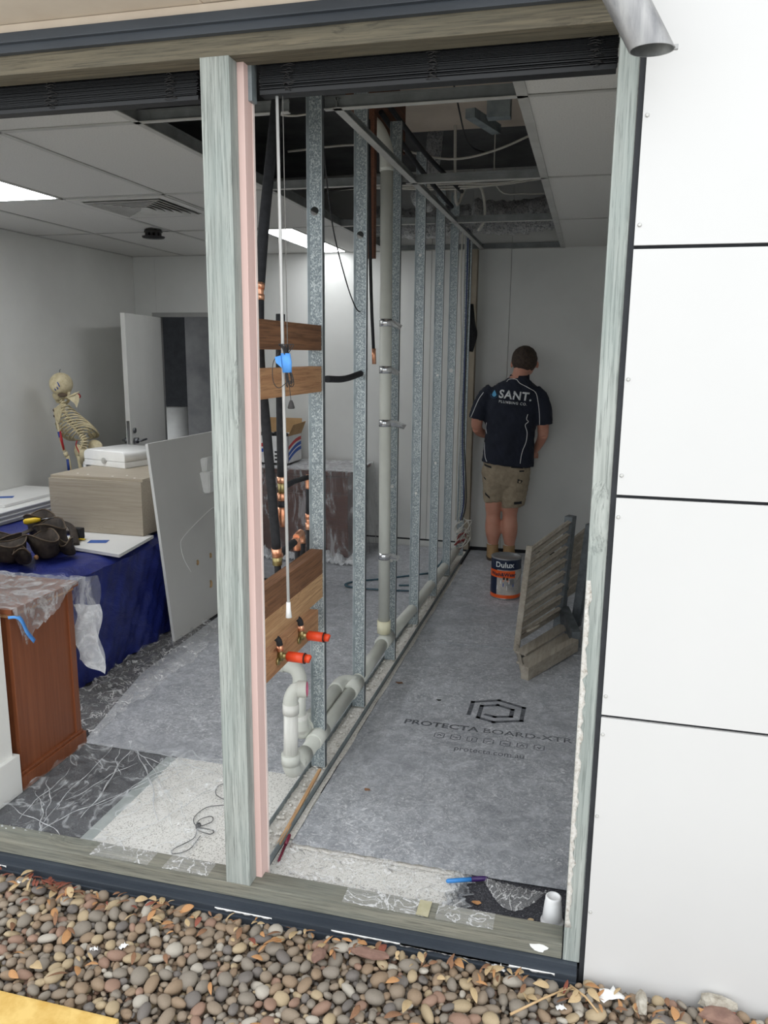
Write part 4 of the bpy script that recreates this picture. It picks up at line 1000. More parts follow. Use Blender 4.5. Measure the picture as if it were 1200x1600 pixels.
# tall leaning panel
t = thing('leaning_panel', 'large pale grey-white board with three drilled holes leaning on the table', 'board', (-2.16, 2.2, 0))
pA = Vector((-2.155, 1.832, .004)); dY = Vector((.012, 1, 0)).normalized(); dU = Vector((-.11, 0, 1.098)).normalized(); dN = dY.cross(dU).normalized()
if dN.x < 0: dN = -dN
PW, PH = .80, 1.098
def pp(a, b, c=0): return pA+dY*a+dU*b+dN*c
holes = [(.352, .362, .017), (.515, .365, .017), (.472, .198, .024)]
def face(c, flip):
    bm = bmesh.new()
    import mathutils
    V = []; E = []; F = []
    outer = [(0, 0), (PW, 0), (PW, PH), (0, PH)]
    V += [Vector(p) for p in outer]; E += [(0, 1), (1, 2), (2, 3), (3, 0)]
    for hx, hy, hr in holes:
        s = len(V); n = 14
        V += [Vector((hx+hr*math.cos(2*math.pi*k/n), hy+hr*math.sin(2*math.pi*k/n))) for k in range(n)]; E += [(s+k, s+(k+1) % n) for k in range(n)]
    from mathutils.geometry import delaunay_2d_cdt
    vv, ee, ff, *_ = delaunay_2d_cdt(V, E, [], 4 if False else 0, 1e-6)
    vs = [bm.verts.new(pp(v.x, v.y, c)) for v in vv]
    for f in ff:
        cxx = sum(vv[i].x for i in f)/3; cyy_ = sum(vv[i].y for i in f)/3
        if any((cxx-h[0])**2+(cyy_-h[1])**2 < (h[2]*.95)**2 for h in holes): continue
        bm.faces.new([vs[i] for i in f])
    return bm
ob('face_sheet', face(.016, False), 'panel_grey_white', t)
bm = bmesh.new()
for q in (((0, 0), (0, PH)), ((0, PH), (PW, PH)), ((PW, PH), (PW, 0)), ((PW, 0), (0, 0))):
    quad(bm, [pp(*q[0], 0), pp(*q[1], 0), pp(*q[1], .016), pp(*q[0], .016)])
quad(bm, [pp(0, 0), pp(PW, 0), pp(PW, PH), pp(0, PH)])
ob('edge_band', bm, 'white_laminate', t)
for hx, hy, hr in holes:
    bm = bmesh.new(); n = 14; r1 = [pp(hx+hr*math.cos(2*math.pi*k/n), hy+hr*math.sin(2*math.pi*k/n), .0158) for k in range(n)]; r0 = [p-dN*.0155 for p in r1]
    loft(bm, [r0, r1], cap=False); ob('drilled_hole', bm, 'chipboard', t)
bm = T(curve([pp(.262, .33, .0165), pp(.205, .42, .0165), pp(.19, .50, .0165), pp(.225, .54, .0165), pp(.43, .60, .0165), pp(.62, .64, .0165), pp(.65, .60, .0165), pp(.66, .50, .0165)], 8), .0022, 6); ob('glue_line', bm, 'paper_white', t, label='thin bead of dried adhesive')
# white dispenser fixed on panel
bm = bmesh.new()
for v0, v1, a0, a1, d0, d1 in ((.745, .875, .50, .65, .02, .085), (.87, .955, .53, .62, .02, .065)):
    pts0 = [pp(a0+.02*(1 if v0 < .8 else 0), v0, .0165), pp(a1-.02*(1 if v0 < .8 else 0), v0, .0165), pp(a1-.02*(1 if v0 < .8 else 0), v0, d1*.7), pp(a0+.02*(1 if v0 < .8 else 0), v0, d1*.7)]
    pts1 = [pp(a0, v1, .0165), pp(a1, v1, .0165), pp(a1, v1, d1), pp(a0, v1, d1)]
    loft(bm, [pts0, pts1], smooth=False)
bmesh.ops.bevel(bm, geom=bm.edges[:], offset=.006, segments=2, affect='EDGES')
ob('wall_dispenser', bm, 'white_plastic', label='small white tapered dispenser fixed to the leaning panel', cat='dispenser')
# tool belt
t = thing('tool_belt', 'worn dark leather tool belt with open pouches on the blue table', 'tool belt', (-2.6, 1.4, TZ))
def pouch(cx, cy, w, d, h, rz, open_=1.25, lean=.0, mat='leather_dark', name='pouch'):
    bm = bmesh.new(); rings = []
    prof = [(0.55, 0), (.8, .08), (1, .3), (1.03, .6), (open_, 1.0), (open_*.93, .98), (.92, .6), (.6, .25), (.1, .22)]
    for s, z in prof:
        ring = []
        for k in range(22):
            a = 2*math.pi*k/22; sup = 1/(abs(math.cos(a))**3+abs(math.sin(a))**3)**(1/3)
            wob = 1+.06*math.sin(3*a+z*4+cx*40)
            zz = h*z+(.018*math.sin(a*2+cx*30) if z > .9 else 0)
            ring.append(Vector((w*.5*s*sup*math.cos(a)*wob, d*.5*s*sup*math.sin(a)*wob+lean*z, zz)))
        rings.append(ring)
    loft(bm, rings, cap=True); rot(bm, rz); xform(bm, lambda v: (v.x+cx, v.y+cy, max(v.z+TZ+.010, TZ+.006))); ob(name, bm, mat, t)
    bm = bmesh.new(); R4 = [Vector(p) for p in rings[4]]; mrot = Matrix.Rotation(rz, 3, 'Z')
    tube(bm, [mrot @ p+Vector((cx, cy, TZ+.012)) for p in R4+R4[:2]], .0035, 6); ob('pouch_rim', bm, 'leather_trim', t)
pouch(-2.70, 1.27, .15, .11, .10, .3, 1.2); pouch(-2.585, 1.40, .15, .11, .11, -.5, 1.3, -.02)
pouch(-2.64, 1.56, .14, .12, .13, -.9, 1.25, -.03); pouch(-2.83, 1.40, .14, .10, .09, .6, 1.2); pouch(-2.80, 1.66, .13, .10, .15, -.4, 1.3, -.02)
pouch(-2.60, 1.26, .07, .06, .07, .2, 1.05, -.03); pouch(-2.50, 1.47, .07, .06, .075, -.3, 1.1, -.03)
ob('belt_strap', T(curve([(-2.95, 1.30, TZ+.02), (-2.88, 1.55, TZ+.06), (-2.76, 1.66, TZ+.12), (-2.66, 1.70, TZ+.10), (-2.56, 1.60, TZ+.03)], 8), .022, 10, sy=.3), 'leather_dark', t)
t = thing('screwdriver', 'yellow-handled screwdriver sticking out of the tool belt', 'screwdriver', (-2.83, 1.6, TZ+.1))
ob('handle', T([(-2.815, 1.535, .700), (-2.805, 1.54, .702), (-2.765, 1.565, .708), (-2.745, 1.575, .710)], [.010, .016, .014, .008], 12), 'yellow_plastic', t); ob('blade', T([(-2.745, 1.575, .710), (-2.69, 1.61, .716)], .003, 8), 'chrome', t)
t = thing('tape_measure', 'black and yellow tape measure at the right end of the tool belt', 'tape measure', (-2.6, 1.70, TZ))
ob('case', B(-2.66, -2.60, 1.70, 1.74, TZ+.028, TZ+.088, bev=.008), 'pocket_black', t); ob('blade', B(-2.665, -2.57, 1.69, 1.70, TZ+.03, TZ+.036), 'yellow_plastic', t)
bm = bmesh.new(); ball(bm, (-2.575, 1.31, TZ+.03), .012); ob('cork_ball', bm, 'leaf_orange', label='small orange-brown ball poking from under the tool belt', cat='ball')

# desk at end wall
t = thing('wooden_desk', 'dark cherry desk with panelled front against the end wall, under plastic', 'desk', (-2.3, 4.1, 0))
ob('carcass', B(-2.85, -1.76, 3.86, 4.38, .0075, .66), 'mahogany', t)
for k in range(4):
    x0 = -2.82+k*.27; ob('door_panel', B(x0, x0+.25, 3.845, 3.862, .22, .50, bev=.004), 'mahogany', t); ob('drawer_front', B(x0, x0+.25, 3.845, 3.862, .52, .64, bev=.004), 'mahogany', t)
ob('top', B(-2.88, -1.73, 3.80, 4.40, .66, .69, bev=.003), 'mahogany', t)
t = thing('desk_plastic', 'clear plastic sheet over the dark desk, bunched on the floor', 'plastic sheet', (-2.3, 4.0, .7))
ob('top_sheet', plane_sheet(lambda u, v: (-2.9+1.2*u, 3.78+.61*v, .697+.006*abs(noise2(u*6, v*5))), 40, 20), 'plastic_milky', t)
ob('front_sheet', plane_sheet(lambda u, v: (-2.9+1.2*u+.03*v*u, 3.765-.05*v-.015*math.sin(u*40+v*4)*v, .695*(1-v)+.012), 90, 20), 'plastic_hang', t)
ob('side_sheet', plane_sheet(lambda u, v: (-1.70+.06*v+.015*math.sin(u*20)*v, 3.77+.62*u, .695*(1-v)+.012), 30, 20), 'plastic_hang', t)
def heap(u, v): return (-2.45+.85*u, 3.62+.14*v+.02*math.sin(u*21), .010+.07*math.sin(v*math.pi)*abs(math.sin(u*17+1.2*math.sin(u*9)))+.03*abs(noise2(u*9, v*4)))
ob('floor_bunch', plane_sheet(heap, 90, 14), 'plastic_milky', t)
# carton
t = thing('cardboard_carton', 'open white printed carton with brown flaps standing on the desk', 'carton', (-2.4, 4.0, .70))
z0, z1 = .712, .93
bm = bmesh.new(); box(bm, -2.62, -2.285, 3.95, 4.25, z0, z0+.004); box(bm, -2.62, -2.285, 3.95, 3.954, z0, z1); box(bm, -2.62, -2.616, 3.95, 4.25, z0, z1); box(bm, -2.289, -2.285, 3.95, 4.25, z0, z1); box(bm, -2.62, -2.285, 4.246, 4.25, z0, z1)
ob('carton_body', bm, 'carton_white', t)
bm = bmesh.new(); quad(bm, [(-2.62, 4.25, z1), (-2.285, 4.25, z1), (-2.285, 4.27, z1+.12), (-2.62, 4.27, z1+.12)]); quad(bm, [(-2.285, 3.95, z1), (-2.285, 4.25, z1), (-2.24, 4.24, z1+.10), (-2.25, 3.98, z1+.09)])
solid(bm, geom=bm.faces[:], thickness=.003); ob('flap', bm, 'cardboard', t)
def swash(x0, x1, za, zb, mat, face='f'):
    bm = bmesh.new(); n = 8
    for k in range(n):
        u0, u1 = k/n, (k+1)/n
        g = lambda u: (x0+(x1-x0)*u, za+(zb-za)*u+.015*math.sin(u*3.1))
        a, b = g(u0), g(u1); th = .028
        if face == 'f': quad(bm, [(a[0], 3.9492, a[1]), (b[0], 3.9492, b[1]), (b[0], 3.9492, b[1]+th), (a[0], 3.9492, a[1]+th)])
        else: quad(bm, [(-2.2845, a[0], a[1]), (-2.2845, b[0], b[1]), (-2.2845, b[0], b[1]+th), (-2.2845, a[0], a[1]+th)])
    solid(bm, geom=bm.faces[:], thickness=.0006); ob('print_swash', bm, mat, t)
swash(-2.60, -2.46, .76, .80, 'carton_blue'); swash(-2.60, -2.46, .81, .84, 'carton_red'); swash(3.96, 4.24, .73, .80, 'carton_blue', 's'); swash(3.96, 4.24, .77, .84, 'carton_blue', 's'); swash(3.96, 4.24, .82, .88, 'carton_red', 's')
bm = bmesh.new()
for i in range(3):
    for j in range(3): box(bm, -2.40+i*.03, -2.378+i*.03, 3.9488, 3.95, .735+j*.03, .75+j*.03)
ob('print_marks', bm, 'pocket_black', t)
bm = bmesh.new(); 
for k in range(10): ball(bm, (rnd.uniform(-2.57, -2.34), rnd.uniform(4.0, 4.2), rnd.uniform(.89, .955)), .04, 8, 6, (1.2, 1, .6))
ob('black_plastic_bag', remesh(bm, .012, 2), 'black_bag', label='crumpled black plastic inside the open carton', cat='bag')

# ================================================================== SKELETON MODEL
def sp(x, y, dy=0):
    p = Vector((-3.677+(x-97)*.00495, 3.08, 1.35-(y-598)*.00457)); c = Vector((0, -1.9, 1.58))
    return c+(p-c)*((4.98+dy)/4.98)
t = thing('anatomy_skeleton', 'life-size anatomical skeleton model standing near the left wall', 'skeleton model', (-3.5, 3.1, 0))
bm = bmesh.new()
ball(bm, sp(98, 600), .082, 24, 18, (.92, 1.1, 1.0)); 
ball(bm, sp(93, 618, .05), .05, 14, 10, (.9, .9, .8)); ball(bm, sp(94, 626, .07), .035, 12, 8, (1, .8, .6)); ball(bm, sp(106, 618, .02), .03, 10, 8, (.8, 1, .9))
sk = ob('skull', remesh(bm, .008, 3), 'bone', t)
bm = bmesh.new()
for a, b in ((0, 0), (3, 5), (6, 1), (-1, 7)):
    tube(bm, [sp(86+a, 596+b, -.078), sp(89+a, 603+b, -.082)], .004, 5)
ob('suture_paint', bm, 'bone_blue', t)
bm = bmesh.new(); ball(bm, sp(99, 617, -.058), .03, 12, 8, (1.2, .7, .5)); ob('skull_base_shade', bm, 'leather_trim', t, label='dark brown ball standing in for shade under the back of the skull')  # solid brown ball imitates the shade below the skull
ob('jaw_bone', T(curve([sp(110, 612, .0), sp(109, 624, .01), sp(103, 630, .05), sp(95, 632, .08)], 4), .010, 8), 'bone', t)
ob('hook', T(curve([sp(97, 583), sp(97, 579), sp(99, 577)], 3), .003, 6), 'chrome', t)
sp_path = curve([sp(98, 622, -.02), sp(99, 632, -.04), sp(99, 643, -.05), sp(108, 657, -.05), sp(118, 668, -.04), sp(127, 679, -.04), sp(131, 689, -.05), sp(127, 699, -.05)], 3)
for k, p in enumerate(sp_path):
    if k % 1 == 0:
        d = (sp_path[min(k+1, len(sp_path)-1)]-sp_path[max(k-1, 0)]).normalized()
        r_ = .011+.010*k/len(sp_path)
        bm = T([p-d*.006, p+d*.006], r_, 10); q = d.cross(Vector((0, 1, 0))).normalized()
        tube(bm, [p-q*r_*1.9, p-q*r_*.6, p+q*r_*.6, p+q*r_*1.9], [.003, .005, .005, .003], 6); tube(bm, [p, p+Vector((0, -.03, -.006))], [.006, .003], 6)
        ob('vertebra', bm, 'bone', t)
ob('spine_core', T(sp_path, .007, 8), 'leather_trim', t)
ribs = [(99, 634, .35), (100, 639, .55), (101, 644, .75), (103, 649, .9), (106, 653, 1.0), (109, 657, 1.05), (112, 661, 1.08), (115, 664, 1.05), (118, 667, 1.0), (121, 671, .8), (123, 675, .6)]
for k, (x, y, s) in enumerate(ribs):
    for side in (1, -1):
        if side > 0: P = [sp(x, y, -.05), sp(x+12*s, y-3*s, -.055), sp(x+26*s, y-1+1*s, -.02), sp(x+36*s, y+8*s, .04), sp(x+34*s, y+13*s, .10), sp(x+24*s, y+16*s, .15)]
        else: P = [sp(x, y, -.05), sp(x-7*s, y+1*s, -.05), sp(x-16*s, y+8*s, -.01), sp(x-20*s, y+15*s, .06), sp(x-14*s, y+20*s, .13), sp(x, y+20*s, .16)]
        ob('rib', T(curve(P, 5), .0085, 6, sy=.6), 'bone', t)
bm = bmesh.new()
S_ = [sp(106, 620, -.085), sp(121, 612, -.075), sp(127, 617, -.06), sp(126, 625, -.06), sp(121, 636, -.07), sp(118, 629, -.08)]
bm.faces.new([bm.verts.new(p) for p in S_]); bmesh.ops.triangulate(bm, faces=bm.faces[:]); solid(bm, geom=bm.faces[:], thickness=.007); ob('shoulder_blade', bm, 'bone', t)
ob('blade_ridge', T([sp(108, 620, -.09), sp(118, 616, -.09), sp(127, 611, -.07)], [.004, .006, .004], 8), 'bone', t)
bm = bmesh.new(); ball(bm, sp(125, 618, -.05), .018); ob('shoulder_joint', bm, 'bone_red', t)
bm = bmesh.new(); ball(bm, sp(85, 641, 0), .017); ball(bm, sp(84, 650, 0), .012); ob('shoulder_joint', bm, 'bone_dark', t)
ob('upper_arm', T([sp(85, 642, 0), sp(88, 665, 0), sp(91, 690, 0), sp(96, 706, 0)], [.014, .010, .010, .013], 10), 'bone', t)
ob('muscle_mark', T([sp(91, 674, -.008), sp(92, 688, -.01), sp(95, 704, -.008)], [.006, .010, .006], 8), 'bone_red', t); ob('muscle_mark', T([sp(88, 675, -.006), sp(90, 684, -.006)], .009, 8), 'bone_blue', t)
ob('elbow', T([sp(97, 707, 0), sp(99, 714, 0)], .016, 10), 'bone', t)
ob('forearm', T([sp(99, 713, 0), sp(101, 730, 0), sp(102, 760, .02)], [.008, .009, .007], 8), 'bone', t); ob('forearm', T([sp(102, 713, .0), sp(104, 730, .01), sp(104, 760, .03)], [.008, .008, .006], 8), 'bone', t)
ob('muscle_mark', T([sp(100, 718, -.008), sp(101, 738, -.006)], .009, 8), 'bone_blue', t)
def ilium(x0, y0, sx, sy, side):
    bm = bmesh.new(); n = 14
    c = sp(x0, y0, 0)
    rings = []
    for r_ in (1, .75, .45, .1):
        rings.append([sp(x0+sx*r_*math.cos(2*math.pi*k/n)*(1 if math.cos(2*math.pi*k/n)*side > 0 else .8), y0-sy*r_*math.sin(2*math.pi*k/n), .02-.05*(1-r_)*1.0) for k in range(n)])
    loft(bm, rings, cap=False); bm.faces.new([v for v in bm.verts][-n:]); solid(bm, geom=bm.faces[:], thickness=.010); return bm
ob('hip_bone', ilium(147, 697, 14, 12, 1), 'bone', t); ob('hip_bone', ilium(119, 705, 7, 12, -1), 'bone', t)
bm = bmesh.new(); loft(bm, [[sp(120+14*q, yy, -.03+.02*math.sin(k)) for k, q in enumerate((0, .5, 1, .5))] for yy, q_ in ((698, 1), (712, 1))]); tube(bm, [sp(127, 699, -.04), sp(126, 712, -.05), sp(124, 724, -.03)], [.03, .022, .010], 10); ob('sacrum', bm, 'bone', t)
ob('collar_bone', T(curve([sp(100, 631, -.05), sp(92, 634, -.03), sp(85, 640, 0)], 4), .007, 8), 'bone', t)
bm = bmesh.new(); bm.faces.new([bm.verts.new(p) for p in (sp(84, 638, -.02), sp(95, 634, -.06), sp(97, 642, -.07), sp(91, 660, -.05), sp(86, 650, -.03))]); solid(bm, thickness=.006); ob('shoulder_blade', bm, 'bone', t)
ob('nerve_paint', T(curve([sp(118, 688, -.05), sp(116, 696, -.06), sp(121, 708, -.06), sp(124, 718, -.05)], 4), .004, 6), 'bone_red', t)
for k, xx in enumerate((120, 146)):
    ob('thigh_bone', T([sp(xx+4*k, 712, .02), sp(xx, 722, .02), Vector((sp(xx, 0).x, 3.12, .48)), Vector((sp(xx, 0).x, 3.12, .42))], [.02, .013, .011, .022], 10), 'bone', t)
    ob('shin_bone', T([Vector((sp(xx, 0).x, 3.12, .42)), Vector((sp(xx, 0).x, 3.13, .10)), Vector((sp(xx, 0).x, 3.11, .05))], [.018, .009, .012], 10), 'bone', t)
    ob('foot_bones', T([Vector((sp(xx, 0).x, 3.10, .035)), Vector((sp(xx, 0).x, 3.20, .03)), Vector((sp(xx, 0).x, 3.29, .012))], [.02, .016, .008], 8, sy=.8), 'bone', t)
ob('stand_pole', T([Vector((-3.50, 3.05, .0)), Vector((-3.50, 3.05, .80))], .011, 10), 'white_plastic', t)

# ================================================================== PAINT TIN
t = thing('paint_tin', 'large round paint tin with orange and navy label on the corridor floor', 'paint tin', (-.468, 3.20, .008))
cx, cyc, zb, r0, H = -.468, 3.20, .0075, .098, .275
def cyl(z0, z1, r, mat, name, seg=48, a0=0, a1=2*math.pi):
    bm = bmesh.new(); n = max(4, int(seg*(a1-a0)/(2*math.pi)))
    V = [[bm.verts.new((cx+r*math.cos(a0+(a1-a0)*k/n), cyc+r*math.sin(a0+(a1-a0)*k/n), z)) for k in range(n+1)] for z in (z0, z1)]
    for k in range(n): f = bm.faces.new((V[0][k], V[0][k+1], V[1][k+1], V[1][k])); f.smooth = True
    return ob(name, bm, mat, t)
bm = bmesh.new(); lathe(bm, [(0, 0), (r0-.001, 0), (r0+.002, .004), (r0-.002, .008), (r0-.002, H-.012), (r0+.002, H-.008), (r0+.002, H), (r0-.006, H), (r0-.010, H-.008), (.0, H-.009)], 48, (cx, cyc, zb)); ob('tin_body', bm, 'can_tin', t)
cyl(zb+H-.075, zb+H-.010, r0+.0002, 'can_navy', 'label_band')
cyl(zb+.03, zb+H-.075, r0+.0002, 'can_navy', 'label_band', a0=R(40), a1=R(240))
A0, A1 = R(-118), R(-30)
cyl(zb+.03, zb+H-.075, r0+.0001, 'can_photo', 'label_picture', a0=R(-150+30), a1=R(40))
cyl(zb+H-.128, zb+H-.080, r0+.0008, 'can_orange', 'label_orange', a0=R(-178), a1=R(-48))
cyl(zb+.009, zb+.032, r0+.0006, 'can_orange', 'label_orange_base')
def wrap(bm, a_c, z, r, name, mat):
    # letters face outwards; x runs counter-clockwise seen from above
    def f(v):
        a = a_c+v.x/r0; return (cx+(r+v.z)*math.cos(a), cyc+(r+v.z)*math.sin(a), z+v.y)
    xform(bm, f); solid(bm, geom=bm.faces[:], thickness=.0004); ob(name, bm, mat, t)
def subdiv(bm):
    bmesh.ops.triangulate(bm, faces=bm.faces[:]); return bm
camang = math.atan2(-1.9-cyc, 0-cx)
wrap(subdiv(text_bm('Dulux', .050, 0, .0012, 'CENTER')), camang-.10, zb+H-.057, r0+.0022, 'brand_lettering', 'print_white')
wrap(subdiv(text_bm('Wash&Wear', .033, 0, .0008, 'CENTER')), camang-.22, zb+H-.116, r0+.0024, 'product_lettering', 'can_navy')
# simple printed picture: figures on a sofa as flat colour patches
for (a, z, w, h, mt) in ((-.05, .12, .06, .024, 'carton_white'), (.18, .100, .07, .024, 'carton_blue'), (-.12, .145, .014, .018, 'hair_brown'), (.1, .142, .014, .018, 'hair_brown'), (.0, .13, .04, .016, 'skin'), (.42, .12, .03, .035, 'can_tin'), (-.25, .08, .07, .03, 'carton_white')):
    wrap(subdiv(text_bm('\u2022', .01)) if False else (lambda b: b)(B(-w/2, w/2, -h/2, h/2, 0, .0002)), camang+a, zb+z-.0, r0+.0012, 'label_patch', mt)
bm = T(curve([(cx+r0*math.cos(camang+1.35), cyc+r0*math.sin(camang+1.35), zb+H-.03), (cx+.115*math.cos(camang+1.0), cyc+.115*math.sin(camang+1.0), zb+H-.10), (cx+.12*math.cos(camang+.6)*1.0, cyc+.12*math.sin(camang+.6), zb+H-.15)], 6), .0018, 6)
ob('wire_handle', bm, 'can_tin', t)

# ================================================================== FOLDED SLATTED PLATFORM (leaning on right wall)
t = thing('slatted_platform', 'weathered grey slatted trestle platform folded against the right corridor wall', 'trestle', (-.2, 2.3, 0))
def prism(a, b, up, side, h, w, name, mat='grey_timber', bev=.002):
    """beam from a to b, 'up' and 'side' unit vectors, height h, width w"""
    a, b, up, side = Vector(a), Vector(b), Vector(up).normalized(), Vector(side).normalized()
    bm = bmesh.new(); V = [bm.verts.new(p+up*(h/2*s)+side*(w/2*q)) for p in (a, b) for s, q in ((-1, -1), (-1, 1), (1, 1), (1, -1))]
    for q in ((0, 1, 2, 3), (7, 6, 5, 4), (0, 4, 5, 1), (1, 5, 6, 2), (2, 6, 7, 3), (3, 7, 4, 0)): bm.faces.new([V[i] for i in q])
    if bev: bmesh.ops.bevel(bm, geom=bm.edges[:], offset=bev, segments=1, affect='EDGES')
    return ob(name, bm, mat, t)
A = Vector((-.30, 2.20, .06)); Bt = Vector((-.262, 2.235, .58)); D = Vector((-.085, 2.68, .06)); Ct = Vector((-.055, 2.71, .66))
D = Vector((-.100, 2.65, .075)); Ct = Vector((-.074, 2.66, .665))
dirS = (D-A).normalized(); upS = (Bt-A).normalized(); nS = dirS.cross(upS).normalized()
if nS.y > 0: nS = -nS
for k in range(8):
    u = (k+.5)/8; a = A.lerp(Bt, u); b = D.lerp(Ct, u)
    prism(a, b, upS, nS, .053, .016, 'slat')
    prism(a+upS*.020+nS*.012, b+upS*.020+nS*.012, upS, nS, .007, .016, 'slat_lip'); prism(a+upS*.004+nS*.010, b+upS*.004+nS*.010, upS, nS, .004, .008, 'slat_lip')
prism(A-upS*.05, Bt+upS*.01, dirS, nS, .010, .035, 'end_rail')
prism(D-upS*.08+dirS*.02, Ct+upS*.01+dirS*.02, dirS, nS, .055, .05, 'side_channel', 'galv_dark')
bm = bmesh.new()
# lower tray on the floor
E1 = Vector((-.232, 1.84, .036)); E2 = Vector((.0, 2.28, .05)); d2 = (E2-E1).normalized(); sd = Vector((0, 0, 1)).cross(d2).normalized()
prism(E1, E2, (0, 0, 1), sd, .068, .045, 'front_plank')
for q, zz in ((.33, .035), (.62, .05)):
    a = E1.lerp(A, q); b = E2.lerp(D, q); a.z = zz; b.z = zz+.02; prism(a, b, (0, 0, 1), sd, .012, .07, 'slat')
prism(Vector((E1.x-.01, E1.y+.02, .03)), Vector((A.x, A.y, .03)), (0, 0, 1), (1, 0, 0), .045, .012, 'end_rail')
prism(Vector((E2.x+.005, E2.y+.02, .07)), Vector((D.x+.03, D.y, .10)), (0, 0, 1), (1, .3, 0), .09, .05, 'side_channel', 'galv_dark')
# second section behind, towards the wall
off = Vector((.10, .13, -.02))
for k in range(6):
    u = (k+2.5)/8.5; a = A.lerp(Bt, u)+Vector((.22, .46, 0)); b = D.lerp(Ct, u)+Vector((.20, .40, 0))
    prism(a, b, upS, nS, .050, .018, 'slat')
prism(D+Vector((.10, .02, -.05)), Ct+Vector((.125, .02, -.03)), dirS, nS, .045, .05, 'side_channel', 'galv_dark')
prism(D+Vector((.17, -.05, -.05)), Ct+Vector((.185, -.05, .02)), dirS, nS, .03, .05, 'side_channel', 'galv_dark')
ob('hook_rail', T([Vector((-.19, 2.25, .15)), Vector((-.255, 2.215, .12))], .008, 8), 'grey_timber', t)

# ================================================================== CEILING VOID CONTENTS
ob('void_board', B(-1.17, -.22, .2, 3.15, 2.90, 2.912), 'void_board', label='beige sheet lining visible up inside the ceiling opening', cat='board')
def cab(pts, r, mat, lab, name='cable'): return ob(name, T(curve(pts, 7), r, 8), mat, label=lab, cat='cable')
cab([(-.66, 1.5, 2.88), (-.634, 1.82, 2.65), (-.66, 2.2, 2.62), (-.68, 2.6, 2.66), (-.60, 2.75, 2.66)], .004, 'cable_black', 'black cable hanging from the beige lining through the opening')
cab([(-.90, 1.2, 2.85), (-.80, 1.3, 2.74), (-.70, 1.45, 2.70), (-.62, 1.4, 2.80)], .004, 'cable_black', 'short black cable loop up behind the first ceiling rail')
cab([(-1.62, 2.3, 2.62), (-1.3, 2.4, 2.66), (-1.07, 2.45, 2.64), (-.80, 2.55, 2.60), (-.55, 2.5, 2.62), (-.26, 2.4, 2.70)], .006, 'cable_white', 'pale cable sagging right across the ceiling void')
for k in range(6):
    cab([(-1.6, 2.75+.03*k, 2.50+.01*k), (-1.2, 2.8+.02*k, 2.53+.012*rnd.random()), (-.85, 2.78+.03*k, 2.52+.02*rnd.random()), (-.55, 2.8+.03*k, 2.53+.02*rnd.random()), (-.26, 2.8+.02*k, 2.56)], .005, 'cable_white' if k % 3 else 'cord_dark', 'one of the bundled cables running across the void behind the second rail')['group'] = 'bundled void cables'
cab([(-1.5, 1.3, 2.60), (-1.25, 1.35, 2.52), (-1.05, 1.5, 2.60)], .004, 'cable_white', 'thin pale cable above the left part of the opening')
cab([(-1.05, 1.7, 2.50), (-.98, 1.4, 2.62), (-.90, 1.1, 2.76)], .004, 'cable_black', 'black cable rising between the two nearest studs above the ceiling')
cab([(-.86, 3.05, 2.945), (-.85, 3.1, 2.48), (-.80, 3.2, 2.60), (-.72, 3.25, 2.58), (-.70, 3.3, 2.42), (-.74, 3.3, 2.34)], .009, 'cable_white', 'pale flexible hose looping down behind the second rail')
cab([(-.64, 3.18, 2.945), (-.62, 3.2, 2.58), (-.45, 3.3, 2.55), (-.26, 3.35, 2.56)], .004, 'cable_white', 'thin pale cable in front of the foil duct')
ob('lagged_void_pipe', T(curve([(-.99, 1.9, 2.72), (-.90, 2.4, 2.60), (-.80, 3.0, 2.52)], 5), .012, 8), 'foam_black', label='upper black lagged pipe running back in the ceiling void', cat='pipe')
ob('lagged_void_pipe', T(curve([(-.98, 1.8, 2.64), (-.90, 2.3, 2.50), (-.84, 2.9, 2.42)], 5), .012, 8), 'foam_black', label='lower black lagged pipe running back in the ceiling void', cat='pipe')
bm = B(-.555, -.51, 1.82, 2.12, 2.60, 2.64); rot(bm, R(-16), 'Z', (-.53, 2.0, 2.6)); box(bm, -.50, -.40, 1.76, 1.82, 2.58, 2.70)
ob('hanging_bracket', bm, 'galv_smooth', label='bent galvanised bracket hanging in the right of the ceiling void', cat='bracket')
bm = B(-1.085, -1.03, 1.60, 2.50, 2.62, 2.949, bev=.002); ob('timber_rafter', bm, 'rafter_wood', label='brown timber joist up behind the stack pipe bend', cat='timber')
ob('timber_hanger', B(-.960, -.928, 1.50, 1.54, 1.98, 2.949), 'rafter_wood', label='short brown timber upright just right of the second steel stud', cat='timber')
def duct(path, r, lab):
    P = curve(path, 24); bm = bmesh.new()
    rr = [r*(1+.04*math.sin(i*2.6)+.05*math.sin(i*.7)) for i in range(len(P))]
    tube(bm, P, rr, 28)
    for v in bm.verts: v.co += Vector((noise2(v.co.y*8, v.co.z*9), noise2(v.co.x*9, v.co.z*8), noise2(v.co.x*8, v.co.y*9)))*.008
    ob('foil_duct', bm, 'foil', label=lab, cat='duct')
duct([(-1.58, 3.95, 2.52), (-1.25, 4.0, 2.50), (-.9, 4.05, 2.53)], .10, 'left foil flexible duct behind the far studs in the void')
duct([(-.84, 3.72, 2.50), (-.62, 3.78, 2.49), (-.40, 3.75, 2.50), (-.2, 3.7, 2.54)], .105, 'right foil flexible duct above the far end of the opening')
ob('foil_elbow', T(curve([(-1.02, 3.28, 2.94), (-1.05, 3.3, 2.72), (-1.15, 3.4, 2.58), (-1.12, 3.6, 2.56)], 6), .05, 16), 'foil', label='small crumpled foil elbow left of the fourth stud top', cat='duct')
